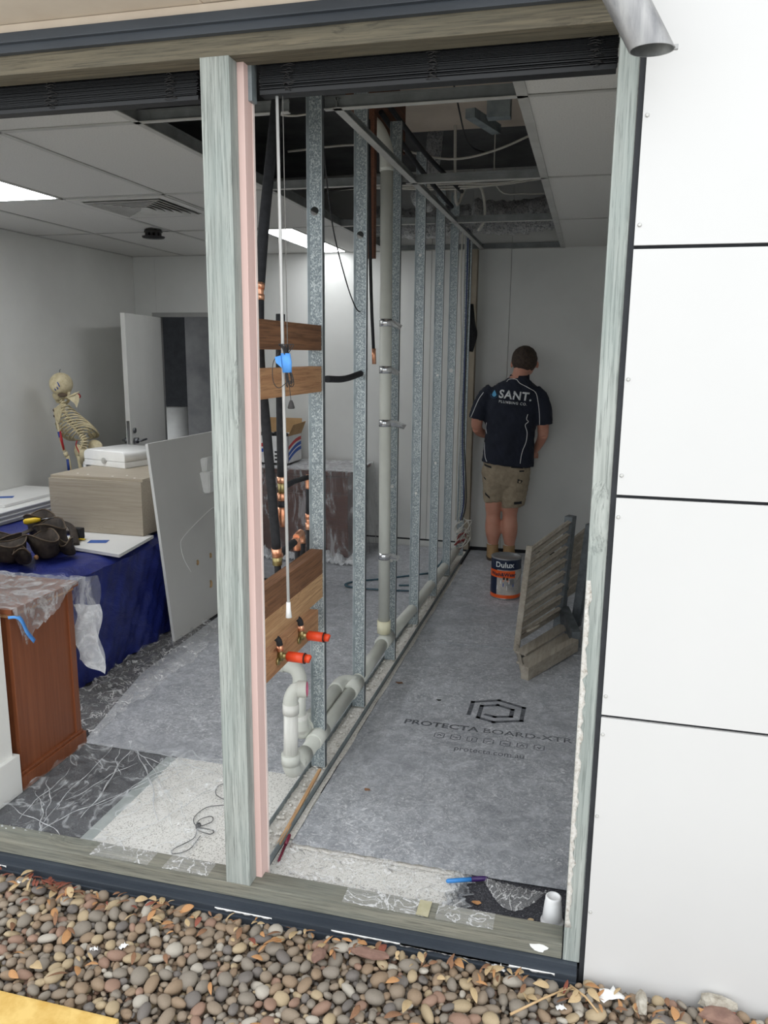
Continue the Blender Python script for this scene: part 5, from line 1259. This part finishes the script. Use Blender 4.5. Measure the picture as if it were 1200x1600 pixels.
# cables down the last stud
for k, (dx, r_, mt, lab) in enumerate(((-.02, .006, 'cable_white', 'white cable hanging nearest the sixth stud'), (.0, .004, 'cable_white', 'thin pale cable beside the white one'), (.018, .005, 'cable_blue', 'dark blue cable hanging by the plasterboard edge'), (.03, .004, 'cable_black', 'black cable hanging right of the blue one'))):
    cab([(-.925+dx, 3.98, 2.5), (-.93+dx*1.2, 4.0, 2.1), (-.925+dx*.8, 4.02, 1.6), (-.93+dx, 4.03, 1.0), (-.92+dx*1.6, 4.05, .5), (-.93+dx, 4.06, .32)], r_, mt, lab)
bm = bmesh.new()
for k in range(9):
    c0 = Vector((-.90+rnd.uniform(-.03, .03), 4.05, rnd.uniform(.12, .28))); a = rnd.uniform(0, 6)
    tube(bm, curve([c0+Vector((.05*math.cos(a+j*1.1)*rnd.uniform(.5, 1.3), .02*math.sin(j), .06*math.sin(a+j*1.3)*rnd.uniform(.5, 1.2))) for j in range(6)], 5), .0045, 6)
ob('cable_tangle', bm, 'cable_white', label='tangle of white cable ends at the foot of the last stud', cat='cable')
bm = bmesh.new()
for k in range(4):
    c0 = Vector((-.91+rnd.uniform(-.03, .03), 4.03, rnd.uniform(.06, .2))); a = rnd.uniform(0, 6)
    tube(bm, curve([c0+Vector((.05*math.cos(a+j)*rnd.uniform(.5, 1.3), .02*math.sin(j), .04*math.sin(a+j*1.3))) for j in range(5)], 5), .004, 6)
ob('cable_tangle', bm, 'cable_red', label='dark red cable ends mixed into the white tangle', cat='cable')
bm = T(curve([(-.905, 4.2, 1.95), (-.90, 4.2, 1.8), (-.885, 4.2, 1.72), (-.90, 4.2, 1.6)], 6), [.02+.018*math.sin(i*.17) for i in range(19)], 12); ob('black_insulation', bm, 'foam_black', label='black insulation bulging out beside the last stud', cat='insulation')

# ================================================================== DOWNPIPE SPOUT
t = thing('metal_downpipe', 'slanted brushed metal pipe end hanging over the top of the right post', 'pipe', (.08, -.14, 2.15))
pe = Vector((.078, -.135, 2.165)); ax = Vector((-.50, 0, .866)); L = .42; r_ = .0375
def cutring(c, r, z=None, n=36):
    s1 = Vector((.866, 0, .50)); s2 = Vector((0, 1, 0)); out = []
    for k in range(n):
        a = 2*math.pi*k/n; p = c+s1*r*math.cos(a)+s2*r*math.sin(a)
        if z is not None: p = p-ax*((p.z-z)/ax.z)
        out.append(p)
    return out
bm = bmesh.new(); loft(bm, [cutring(pe, r_, pe.z), cutring(pe+ax*L, r_)], cap=False); ob('pipe_wall', bm, 'brushed_steel', t)
bm = bmesh.new(); loft(bm, [cutring(pe, r_-.002, pe.z), cutring(pe+ax*L, r_-.002)], cap=False); ob('inner_wall', bm, 'inside_steel', t)
bm = bmesh.new(); loft(bm, [cutring(pe, r_, pe.z), cutring(pe, r_-.002, pe.z)], cap=False); box(bm, .1185, .126, -.140, -.130, 2.163, 2.171); ob('cut_rim', bm, 'brushed_steel', t)

# ================================================================== PERSON
per = thing('person', 'person seen from behind in navy work shirt, khaki shorts and tan boots', 'person', (-.58, 4.1, .008))
FZ = .0075
bm = bmesh.new()
def E3(x, y, z, rx, ry, n=20, tl=0, tx=0): return ell((x, y, z), rx, ry, n, tl, tx)
loft(bm, [E3(-.585, 4.115, .72, .135, .095), E3(-.58, 4.11, .82, .145, .10), E3(-.575, 4.09, .95, .155, .115), E3(-.565, 4.09, 1.1, .165, .12), E3(-.555, 4.10, 1.25, .18, .115), E3(-.545, 4.12, 1.34, .15, .09), E3(-.525, 4.13, 1.40, .08, .065), E3(-.512, 4.145, 1.44, .058, .06), E3(-.50, 4.165, 1.50, .056, .06)])
# head
hc = Vector((-.486, 4.185, 1.53))
bmh = bmesh.new(); ball(bmh, hc, .094, 24, 18, (.92, 1.08, 1.08)); ball(bmh, hc+Vector((.012, .06, -.05)), .06, 16, 12, (.9, .8, .95)); ball(bmh, hc+Vector((.018, .098, -.025)), .014, 10, 8, (.8, 1, 1.3))
for s in (-1, 1):
    ball(bmh, hc+Vector((s*.096, .012, -.022)), .023, 10, 8, (.4, .8, 1.2)); ball(bmh, hc+Vector((s*.028+.014, .088, .0)), .012, 8, 6, (1.2, .6, .6))
ball(bmh, hc+Vector((.018, .085, -.07)), .012, 8, 6, (1.8, .6, .5)); join(bm, bmh)
# arms
tube(bm, curve([(-.715, 4.10, 1.30), (-.775, 4.08, 1.20), (-.81, 4.075, 1.10), (-.815, 4.09, 1.035)], 4), [.055-.0012*i for i in range(13)], 14)
tube(bm, curve([(-.815, 4.09, 1.035), (-.79, 4.14, .995), (-.73, 4.21, .975), (-.66, 4.27, .97)], 4), [.040-.0012*i for i in range(13)], 12)
tube(bm, curve([(-.40, 4.12, 1.29), (-.35, 4.10, 1.19), (-.325, 4.10, 1.09), (-.32, 4.115, 1.00)], 4), [.055-.0012*i for i in range(13)], 14)
tube(bm, curve([(-.32, 4.115, 1.00), (-.335, 4.16, .95), (-.36, 4.21, .90), (-.385, 4.25, .86)], 4), [.040-.0012*i for i in range(13)], 12)
def hand(w, d, side):
    w = Vector(w); d = Vector(d).normalized(); s = d.cross(Vector((0, 0, 1))).normalized(); u = s.cross(d)
    tube(bm, [w-d*.01, w+d*.03, w+d*.075], [.024, .032, .030], 10, sx=1.25, sy=.6)
    for k in range(4):
        o_ = s*(-.024+.016*k); Lf = (.05, .062, .066, .055)[k]
        tube(bm, curve([w+d*.06+o_, w+d*(.08+Lf*.35)+o_*1.15, w+d*(.075+Lf*.75)+o_*1.15-u*.018, w+d*(.07+Lf*.85)+o_*1.1-u*.036], 3), .0088, 8)
    tube(bm, curve([w+d*.015+s*side*.022, w+d*.045+s*side*.045, w+d*.075+s*side*.048-u*.012], 3), .0105, 8)
hand((-.66, 4.27, .97), (.7, .5, -.05), 1); hand((-.385, 4.25, .86), (-.35, .45, -.75), 1)
# legs
def leg(x, dx):
    tube(bm, curve([(x+dx, 4.11, .78), (x+dx*.5, 4.11, .62), (x, 4.11, .45), (x-.002, 4.125, .38), (x, 4.125, .30), (x+.002, 4.135, .20), (x+.002, 4.15, .10), (x, 4.15, .05)], 3), [.072, .072, .072, .071, .070, .068, .066, .062, .059, .056, .055, .057, .060, .062, .060, .054, .046, .040, .037, .036, .036, .036][:22], 16)
leg(-.668, .03); leg(-.540, -.0)
body = ob('body', remesh(bm, .0075, 3), 'skin', per)
# hair
bm = bmesh.new(); ball(bm, hc+Vector((0, -.006, .014)), .101, 28, 20, (.95, 1.04, 1.04))
bmesh.ops.bisect_plane(bm, geom=bm.verts[:]+bm.edges[:]+bm.faces[:], plane_co=hc+Vector((0, 0, -.030)), plane_no=Vector((0, .75, -.66)), clear_outer=True)
bmesh.ops.holes_fill(bm, edges=[e for e in bm.edges if e.is_boundary])
for v in bm.verts: v.co += (v.co-hc).normalized()*.004*noise2(v.co.x*25, v.co.z*25)
ob('hair', remesh(bm, .006, 1), 'hair_brown', per)
bm = T(curve([hc+Vector((.066, .03, -.005)), hc+Vector((.078, .05, -.012)), hc+Vector((.070, .085, -.03))], 4), .003, 6); ball(bm, hc+Vector((.071, .075, -.035)), .012, 8, 6, (.5, 1.3, .8)); ob('glasses', bm, 'pocket_black', per, label='dark safety glasses')
# shirt
bm = bmesh.new()
loft(bm, [E3(-.575, 4.115, .765, .198, .140, 28, 0, -.016), E3(-.572, 4.11, .80, .196, .14, 28), E3(-.570, 4.10, .88, .190, .136, 28), E3(-.565, 4.095, 1.0, .185, .134, 28), E3(-.56, 4.095, 1.12, .195, .134, 28), E3(-.555, 4.10, 1.22, .21, .132, 28), E3(-.55, 4.11, 1.30, .215, .12, 28, 0, -.01), E3(-.54, 4.12, 1.355, .155, .095, 28), E3(-.528, 4.13, 1.395, .095, .075, 28), E3(-.52, 4.14, 1.415, .072, .068, 28)])
tube(bm, curve([(-.70, 4.11, 1.315), (-.755, 4.095, 1.255), (-.795, 4.085, 1.16), (-.812, 4.08, 1.10)], 4), [.065, .068, .070, .071, .071, .071, .070, .070, .069, .068, .067, .066, .066], 16)
tube(bm, curve([(-.41, 4.12, 1.315), (-.355, 4.105, 1.245), (-.325, 4.10, 1.14), (-.318, 4.10, 1.075)], 4), [.062, .068, .071, .072, .072, .071, .070, .070, .069, .068, .067, .066, .066], 16)
for v in bm.verts:
    v.co += Vector((0, 1, 0))*.004*noise2(v.co.x*6, v.co.z*9)
sh_bm = remesh(bm, .009, 3)
for v in sh_bm.verts:
    n_ = v.normal; v.co += n_*(.0035*noise2(v.co.x*9+v.co.y*5, v.co.z*7)+.002*noise2(v.co.x*20, v.co.z*16))
bvh = BVHTree.FromBMesh(sh_bm)
shirt = ob('shirt', sh_bm, 'shirt_navy', per)
def onshirt(x, z, off=.0025):
    h, n_, i, d = bvh.ray_cast(Vector((x, 3.0, z)), Vector((0, 1, 0)))
    return (h+Vector((0, -off, 0))) if h else Vector((x, 4.0, z))
def shirt_text(s, x, z, size, bold, mat, name, tilt=-.06, sp_=1.0):
    bm = text_bm(s, size, 0, bold, spacing=sp_); bmesh.ops.triangulate(bm, faces=bm.faces[:])
    c, s_ = math.cos(tilt), math.sin(tilt)
    for v in bm.verts:
        xx, zz = v.co.x*c-v.co.y*s_, v.co.x*s_+v.co.y*c
        v.co = onshirt(x+xx, z+zz, .006)
    solid(bm, geom=bm.faces[:], thickness=.0006); return ch(name, bm, mat, shirt)
shirt_text('SANT.', -.648, 1.272, .082, .0022, 'print_white', 'shirt_lettering', -.09, 1.1); shirt_text('PLUMBING CO.', -.645, 1.236, .026, .0003, 'print_white', 'shirt_lettering', -.09, 1.2)
bm = bmesh.new(); pts = []
for k in range(24):
    a = 2*math.pi*k/24; q = math.cos(a); rr = .017; px_ = rr*math.sin(a); pz = -rr*q
    if q < 0: px_ *= (1+q)**.6 if q > -1 else 0; pz = rr*(-q)*1.9
    pts.append(onshirt(-.683+px_, 1.292+pz, .006))
quad(bm, pts); bmesh.ops.triangulate(bm, faces=bm.faces[:]); solid(bm, geom=bm.faces[:], thickness=.0006); ch('water_drop', bm, 'print_blue', shirt, label='pale blue water drop logo')
bm = bmesh.new()
arc = [onshirt(-.683+.027*math.cos(a), 1.289+.024*math.sin(a), .006) for a in [R(160+k*13) for k in range(18)]]
tube(bm, arc, .0022, 5); ch('logo_ring', bm, 'print_blue_dark', shirt)
def pipe_line(pts, name='piping'):
    bm = bmesh.new(); P = curve([(x, 0, z) for x, z in pts], 8); tube(bm, [onshirt(p.x, p.z, .003) for p in P], .0028, 5); ch(name, bm, 'piping_white', shirt)
pipe_line([(-.525, 1.40), (-.50, 1.375), (-.44, 1.345), (-.385, 1.31), (-.365, 1.25), (-.35, 1.16), (-.345, 1.075)])
pipe_line([(-.60, 1.385), (-.585, 1.402), (-.545, 1.405), (-.525, 1.40)])
pipe_line([(-.765, 1.305), (-.80, 1.25), (-.835, 1.16), (-.852, 1.12)])
pipe_line([(-.43, 1.155), (-.437, 1.12), (-.425, 1.10), (-.445, 1.075), (-.43, 1.02), (-.435, .95), (-.455, .89), (-.465, .84), (-.47, .79)])
pipe_line([(-.735, 1.08), (-.742, 1.04), (-.73, 1.0)]); pipe_line([(-.748, .93), (-.742, .87), (-.735, .82), (-.72, .79)])
bm = bmesh.new(); loft(bm, [E3(-.520, 4.14, 1.398, .080, .076, 24, 0, .0), E3(-.513, 4.15, 1.435, .070, .070, 24, .006), E3(-.514, 4.148, 1.43, .064, .064, 24, .006), E3(-.521, 4.14, 1.395, .073, .069, 24)], cap=False); ob('collar', bm, 'shirt_navy', per)
# shorts
bm = bmesh.new()
loft(bm, [E3(-.592, 4.12, .56, .06, .07, 24), E3(-.595, 4.12, .62, .165, .115, 24), E3(-.59, 4.12, .70, .182, .13, 24), E3(-.58, 4.115, .82, .170, .125, 24)])
loft(bm, [E3(-.664, 4.12, .475, .084, .088, 20, 0, .01), E3(-.662, 4.12, .55, .093, .10, 20), E3(-.665, 4.12, .66, .09, .112, 20), E3(-.66, 4.12, .74, .09, .115, 20)])
loft(bm, [E3(-.524, 4.12, .440, .088, .092, 20, 0, .01), E3(-.520, 4.12, .52, .098, .102, 20), E3(-.505, 4.12, .64, .100, .115, 20), E3(-.50, 4.12, .74, .10, .118, 20)])
so_bm = remesh(bm, .008, 3)
for v in so_bm.verts: v.co += v.normal*(.003*noise2(v.co.x*9, v.co.z*12)+.002*noise2(v.co.x*24+v.co.y*20, v.co.z*22))
bv2 = BVHTree.FromBMesh(so_bm); shorts = ob('shorts', so_bm, 'shorts_khaki', per)
def onsh(x, z, off=.004):
    h, n_, i, d = bv2.ray_cast(Vector((x, 3.0, z)), Vector((0, 1, 0))); return (h+Vector((0, -off, 0))) if h else Vector((x, 4.03, z))
def patch(x0, x1, z0, z1, sk, mat, name):
    bm = plane_sheet(lambda u, v: onsh(x0+(x1-x0)*u, z0+(z1-z0)*v+sk*u), 8, 3, .0012); ch(name, bm, mat, shorts)
patch(-.745, -.685, .755, .768, -.012, 'pocket_black', 'pocket_flap'); patch(-.535, -.45, .755, .768, -.006, 'pocket_black', 'pocket_flap'); patch(-.475, -.44, .725, .735, 0, 'pocket_black', 'pocket_flap')
patch(-.505, -.45, .472, .492, .004, 'pocket_black', 'leg_patch'); patch(-.73, -.69, .535, .55, -.03, 'pocket_black', 'leg_patch'); patch(-.49, -.44, .57, .66, 0, 'shorts_khaki', 'cargo_pocket'); patch(-.485, -.45, .64, .67, -.01, 'pocket_black', 'pocket_flap')
patch(-.745, -.725, .66, .67, -.012, 'pocket_black', 'pocket_flap')
# boots
for x in (-.668, -.540):
    bm = bmesh.new()
    loft(bm, [E3(x, 4.152, FZ+.125, .047, .052, 18), E3(x, 4.152, FZ+.09, .045, .052, 18), E3(x, 4.165, FZ+.06, .046, .070, 18), E3(x, 4.20, FZ+.035, .050, .115, 18), E3(x, 4.205, FZ+.015, .050, .125, 18)])
    ob('boot', remesh(bm, .007, 3), 'boot_tan', per)
    bm = bmesh.new(); loft(bm, [E3(x, 4.205, FZ, .049, .128, 20), E3(x, 4.205, FZ+.018, .051, .130, 20)]); ob('boot_sole', bm, 'boot_sole', per)
    bm = bmesh.new(); loft(bm, [E3(x, 4.15, FZ+.115, .043, .046, 18), E3(x, 4.15, FZ+.150, .041, .043, 18)]); ob('sock', bm, 'sock_white', per)

# ================================================================== OUTSIDE GROUND
ob('wall_foundation', B(-4.1, RX+.1, .0, .3, -.5, -.0205), 'dark_gap', kind='structure')
ob('ground_soil', B(-4.1, 2.4, -.62, .0, -.20, -.062), 'soil', kind='structure')
ob('ground_paving', B(-9, 9, -12, -.60, -.2, -.075), 'paving', kind='structure')
bm = B(-4.1, -1.02, -.62, -.462, -.15, -.015, bev=.006); ob('kerb', bm, 'kerb_yellow', label='weathered yellow-painted kerb at the bottom left corner', cat='kerb')
def where(x, y):
    wh = 'before the brown cabinet' if x < -1.4 else 'left of the stud' if x < -.96 else 'right of the stud' if x < -.55 else 'before mid corridor' if x < -.2 else 'left of the post' if x < .05 else 'under the cladding'
    dp = 'close to the sill' if y > -.11 else 'just off the sill' if y > -.2 else 'far from the sill' if y > -.3 else 'farthest from the sill'
    return wh, dp
# pebbles
GX0, GX1, GY0, GY1 = -2.35, 1.15, -.62, -.036
def inside(x, y, r):
    if y-r < -.45 and x < -1.0: return False
    if x > .07 and y > -.018-r: return False
    return y+r < -.040 if x < .06 else y+r < -.016
import collections
cell = .03; grid = collections.defaultdict(list); peb = []
def ok(x, y, r):
    i, j = int(x/cell), int(y/cell)
    for a in range(i-2, i+3):
        for b in range(j-2, j+3):
            for (px_, py_, pr) in grid[(a, b)]:
                if (px_-x)**2+(py_-y)**2 < (.86*(pr+r))**2: return False
    return True
for target, lo, hi, tries in ((1, .017, .024, 900), (2, .0125, .018, 9000), (3, .009, .0125, 16000), (4, .006, .009, 14000)):
    for _ in range(tries):
        r = rnd.uniform(lo, hi); x = rnd.uniform(GX0, GX1); y = rnd.uniform(GY0, GY1)
        if inside(x, y, r) and ok(x, y, r): grid[(int(x/cell), int(y/cell))].append((x, y, r)); peb.append((x, y, r))
def peb_bm(bm, c, r, seed, sub=2, z=0):
    q = random.Random(seed); ret = bmesh.ops.create_icosphere(bm, subdivisions=sub, radius=1)
    e = (q.uniform(1.0, 1.35), q.uniform(.75, 1.0), q.uniform(.5, .75)); a = q.uniform(0, 6.28); ph = [q.uniform(0, 6) for _ in range(4)]
    M_ = Matrix.Rotation(a, 3, 'Z') @ Matrix.Rotation(q.uniform(-.35, .35), 3, 'X') @ Matrix.Rotation(q.uniform(-.3, .3), 3, 'Y')
    for v in ret['verts']:
        p = v.co.copy(); s = 1+.10*math.sin(2.3*p.x+ph[0])+.08*math.sin(3*p.y+ph[1])+.06*math.sin(2.7*p.z+ph[2])
        v.co = M_ @ Vector((p.x*e[0]*s*r, p.y*e[1]*s*r, p.z*e[2]*s*r))+Vector(c)
    fs = {f for v in ret['verts'] for f in v.link_faces}
    for f in fs: f.smooth = True
    return fs
# the pebbles that show: in view below the sill
from bpy_extras.object_utils import world_to_camera_view
bpy.context.view_layer.update()
def inview(x, y):
    c = world_to_camera_view(SC, cam, Vector((x, y, -.055))); return -.02 < c.x < 1.02 and -.01 < c.y
vis = sorted([p for p in peb if inview(p[0], p[1])], key=lambda p: -p[2]/math.sqrt(p[0]**2+(p[1]+1.9)**2+1.63**2))
indiv = vis[:300]; iset = set(indiv)
protos = {}
for ci, (cn, *_ ) in enumerate(PEB):
    for s in range(6):
        bm = bmesh.new(); peb_bm(bm, (0, 0, 0), 1.0, 100+ci*10+s)
        me = bpy.data.meshes.new('river_pebble'); bm.to_mesh(me); bm.free(); me.materials.append(MT['pebble_'+cn.replace(' ', '_')]); protos[(ci, s)] = me
W_ = [6, 5, 3, 3, 2, 2, 6]
for (x, y, r) in indiv:
    ci = rnd.choices(range(7), W_)[0]; s = rnd.randrange(6)
    o = bpy.data.objects.new('river_pebble', protos[(ci, s)]); COL.objects.link(o)
    o.location = (x, y, -.044+rnd.uniform(0, .010)+r*.30); o.scale = (r, r, r); o.rotation_euler = (0, 0, rnd.uniform(0, 6.28))
    sz = 'large' if r > .018 else 'medium-sized'
    wh, dp = where(x, y)
    o['label'] = '%s %s river pebble %s, %s' % (sz, PEB[ci][0], wh, dp); o['category'] = 'pebble'; o['group'] = '%s %s pebbles %s, %s' % (sz, PEB[ci][0], wh, dp)
import numpy as np
def ico(sub):
    bm = bmesh.new(); bmesh.ops.create_icosphere(bm, subdivisions=sub, radius=1); bm.verts.ensure_lookup_table()
    v = np.array([q.co[:] for q in bm.verts]); f = np.array([[w.index for w in q.verts] for q in bm.faces]); bm.free(); return v, f
ICO = {1: ico(1), 2: ico(2)}
GV, GF, GM = [], [], []; gofs = 0
nrng = np.random.default_rng(5)
def add_peb(x, y, z, r, sub):
    global gofs
    v, f = ICO[sub]; e = np.array([rnd.uniform(1.0, 1.35), rnd.uniform(.75, 1), rnd.uniform(.5, .75)]); ph = nrng.uniform(0, 6, 3)
    sc = 1+.10*np.sin(2.3*v[:, 0]+ph[0])+.08*np.sin(3*v[:, 1]+ph[1])+.06*np.sin(2.7*v[:, 2]+ph[2])
    M_ = np.array(Matrix.Rotation(rnd.uniform(0, 6.28), 3, 'Z') @ Matrix.Rotation(rnd.uniform(-.35, .35), 3, 'X') @ Matrix.Rotation(rnd.uniform(-.3, .3), 3, 'Y'))
    GV.append((v*e*sc[:, None]*r) @ M_.T+np.array((x, y, z))); GF.append(f+gofs); GM.append(np.full(len(f), rnd.choices(range(7), W_)[0])); gofs += len(v)
for (x, y, r) in peb:
    if (x, y, r) not in iset: add_peb(x, y, -.045+rnd.uniform(0, .010)+r*.3, r, 2 if inview(x, y) else 1)
y = GY0
while y < -.02:
    x = GX0
    while x < GX1:
        if not (y < -.44 and x < -1.0): add_peb(x+rnd.uniform(-.006, .006), y+rnd.uniform(-.006, .006), -.057, rnd.uniform(.009, .013), 1)
        x += .018
    y += .018
V_ = np.concatenate(GV); F_ = np.concatenate(GF); me = bpy.data.meshes.new('gravel_fill')
me.vertices.add(len(V_)); me.vertices.foreach_set('co', V_.ravel()); me.loops.add(F_.size); me.loops.foreach_set('vertex_index', F_.ravel())
me.polygons.add(len(F_)); me.polygons.foreach_set('loop_start', np.arange(0, F_.size, 3)); me.polygons.foreach_set('material_index', np.concatenate(GM)); me.polygons.foreach_set('use_smooth', np.ones(len(F_), bool)); me.update(calc_edges=True)
for c in PEB: me.materials.append(MT['pebble_'+c[0].replace(' ', '_')])
o = bpy.data.objects.new('gravel_fill', me); COL.objects.link(o); tag(o, 'smaller river pebbles filling the gravel bed', 'gravel', None, 'stuff')
# leaves
def leaf_bm(seed, L=1.0):
    q = random.Random(seed); w = q.uniform(.22, .6); cu = q.uniform(-.25, .25); bend = q.uniform(.05, .25); tw = q.uniform(-.5, .5)
    bm = bmesh.new(); n = 8; prev = None
    for i in range(n+1):
        t_ = i/n; ww = w*math.sin(math.pi*min(1, t_*1.0+.02))**.7*(1-.35*t_)*.5*L+.004; x = (t_-.5)*L; yc = cu*(t_-.5)**2*L; z = bend*math.sin(t_*math.pi)*L*.4
        row = [bm.verts.new((x, yc-ww, z+.12*ww*math.cos(tw*t_)+ww*.4)), bm.verts.new((x, yc, z)), bm.verts.new((x, yc+ww, z+ww*.4+.2*ww*math.sin(tw*t_*3)))]
        if prev:
            for k in (0, 1): bm.faces.new((prev[k], prev[k+1], row[k+1], row[k])).smooth = True
        prev = row
    solid(bm, geom=bm.faces[:], thickness=.012); return bm
lp = []
for ci, (cn, *_ ) in enumerate(LEAF):
    for s in range(4):
        bm = leaf_bm(ci*7+s); me = bpy.data.meshes.new('dry_leaf'); bm.to_mesh(me); bm.free(); me.materials.append(MT['leaf_'+cn]); lp.append((ci, me))
def put_leaf(x, y, L, z, ci=None, rz=None, near='among the pebbles'):
    c, me = rnd.choice([l for l in lp if (l[0] == ci if ci is not None else (l[0] != 2 or rnd.random() < .2))]); o = bpy.data.objects.new('dry_leaf', me); COL.objects.link(o)
    o.location = (x, y, z); o.scale = (L, L, L); o.rotation_euler = (rnd.uniform(-.5, .5), rnd.uniform(-.35, .35), rnd.uniform(0, 6.28) if rz is None else rz)
    wh = where(x, y)[0]; sz = 'larger' if L > .035 else 'small'
    o['label'] = '%s dry %s leaf %s, %s' % (sz, LEAF[c][0], near, wh); o['category'] = 'leaf'; o['group'] = '%s %s leaves %s, %s' % (sz, LEAF[c][0], near, wh)
for k in range(190):
    x = rnd.uniform(-1.75, .5); y = -.05-abs(rnd.gauss(0, .05))-.005
    if -1.62 < x: put_leaf(x, max(y, -.3), rnd.uniform(.015, .045), -.019+rnd.uniform(0, .010), near='in the drift along the sill')
for k in range(45):
    x = rnd.uniform(-1.6, .3); y = rnd.uniform(-.45, -.12)
    if inside(x, y, .02): put_leaf(x, y, rnd.uniform(.025, .060), -.015+rnd.uniform(0, .008))
for k in range(22): put_leaf(-1.72+rnd.uniform(0, .32), -.06+rnd.uniform(-.03, .01), rnd.uniform(.02, .05), -.017, ci=2, near='in the red heap')
def chunk(name, x, y, s, mat, lab, cat, z=-.012, seed=1):
    bm = bmesh.new(); q = random.Random(seed); ret = bmesh.ops.create_icosphere(bm, subdivisions=2, radius=1)
    for v in ret['verts']:
        k = 1+q.uniform(-.16, .16); v.co = Vector((v.co.x*s[0]*k+x, v.co.y*s[1]*k+y, v.co.z*s[2]*k+z))
    ob(name, bm, mat, label=lab, cat=cat)
chunk('bark_chip', -.49, -.10, (.055, .018, .010), 'rock_red', 'long reddish brown bark chip just below the sill', 'bark', seed=3)
chunk('bark_chip', -.62, -.14, (.018, .03, .009), 'rock_red', 'short reddish bark chip left of the long one', 'bark', seed=4)
chunk('rough_stone', .40, -.035, (.045, .02, .022), 'rock_rough', 'rough pale stone against the foot of the cladding', 'stone', seed=5)
chunk('flat_stone', .40, -.075, (.05, .028, .012), 'rock_red', 'flat reddish stone in front of the rough pale one', 'stone', seed=6)
chunk('long_pebble', .215, -.085, (.014, .045, .013), 'rock_rough', 'long upright grey pebble beside the white paper scrap', 'stone', z=-.010, seed=8)
def paper(x, y, s, lab, z=-.010, rz=0):
    bm = plane_sheet(lambda u, v: ((u-.5)*s*(1+.3*math.sin(v*5)), (v-.5)*s*.7*(1+.3*math.cos(u*6)), .004*math.sin(u*9+v*4)), 6, 5, .0008); rot(bm, rz)
    xform(bm, lambda v: (v.x+x, v.y+y, v.z+z)); ob('paper_scrap', bm, 'paper_white', label=lab, cat='paper scrap')
paper(.14, -.065, .055, 'torn white paper scrap at the foot of the white cladding', -.020, .4)
paper(-.15, -.052, .035, 'small crumpled white scrap right under the sill', -.020, .2)
paper(-1.15, -.24, .022, 'small white scrap among the pebbles at lower left', -.020, 1.0)
paper(-1.60, -.075, .03, 'white scrap beside the red leaf heap', -.020, .8)
paper(.02, -.14, .022, 'white paper corner among the pebbles below the post', -.020, .3)
paper(-1.22, -.27, .018, 'tiny white scrap left of the other small one', -.020, .3)
def twig(a, b, lab):
    ob('twig', T([a, tuple((Vector(a)+Vector(b))*.5+Vector((.004, .003, .004))), b], [.0035, .003, .002], 6), 'twig', label=lab, cat='twig')
twig((-.10, -.20, -.016), (.045, -.075, -.012), 'long pale twig on the pebbles below the post'); twig((.04, -.07, -.014), (.11, -.14, -.014), 'short white stick right of the long twig')
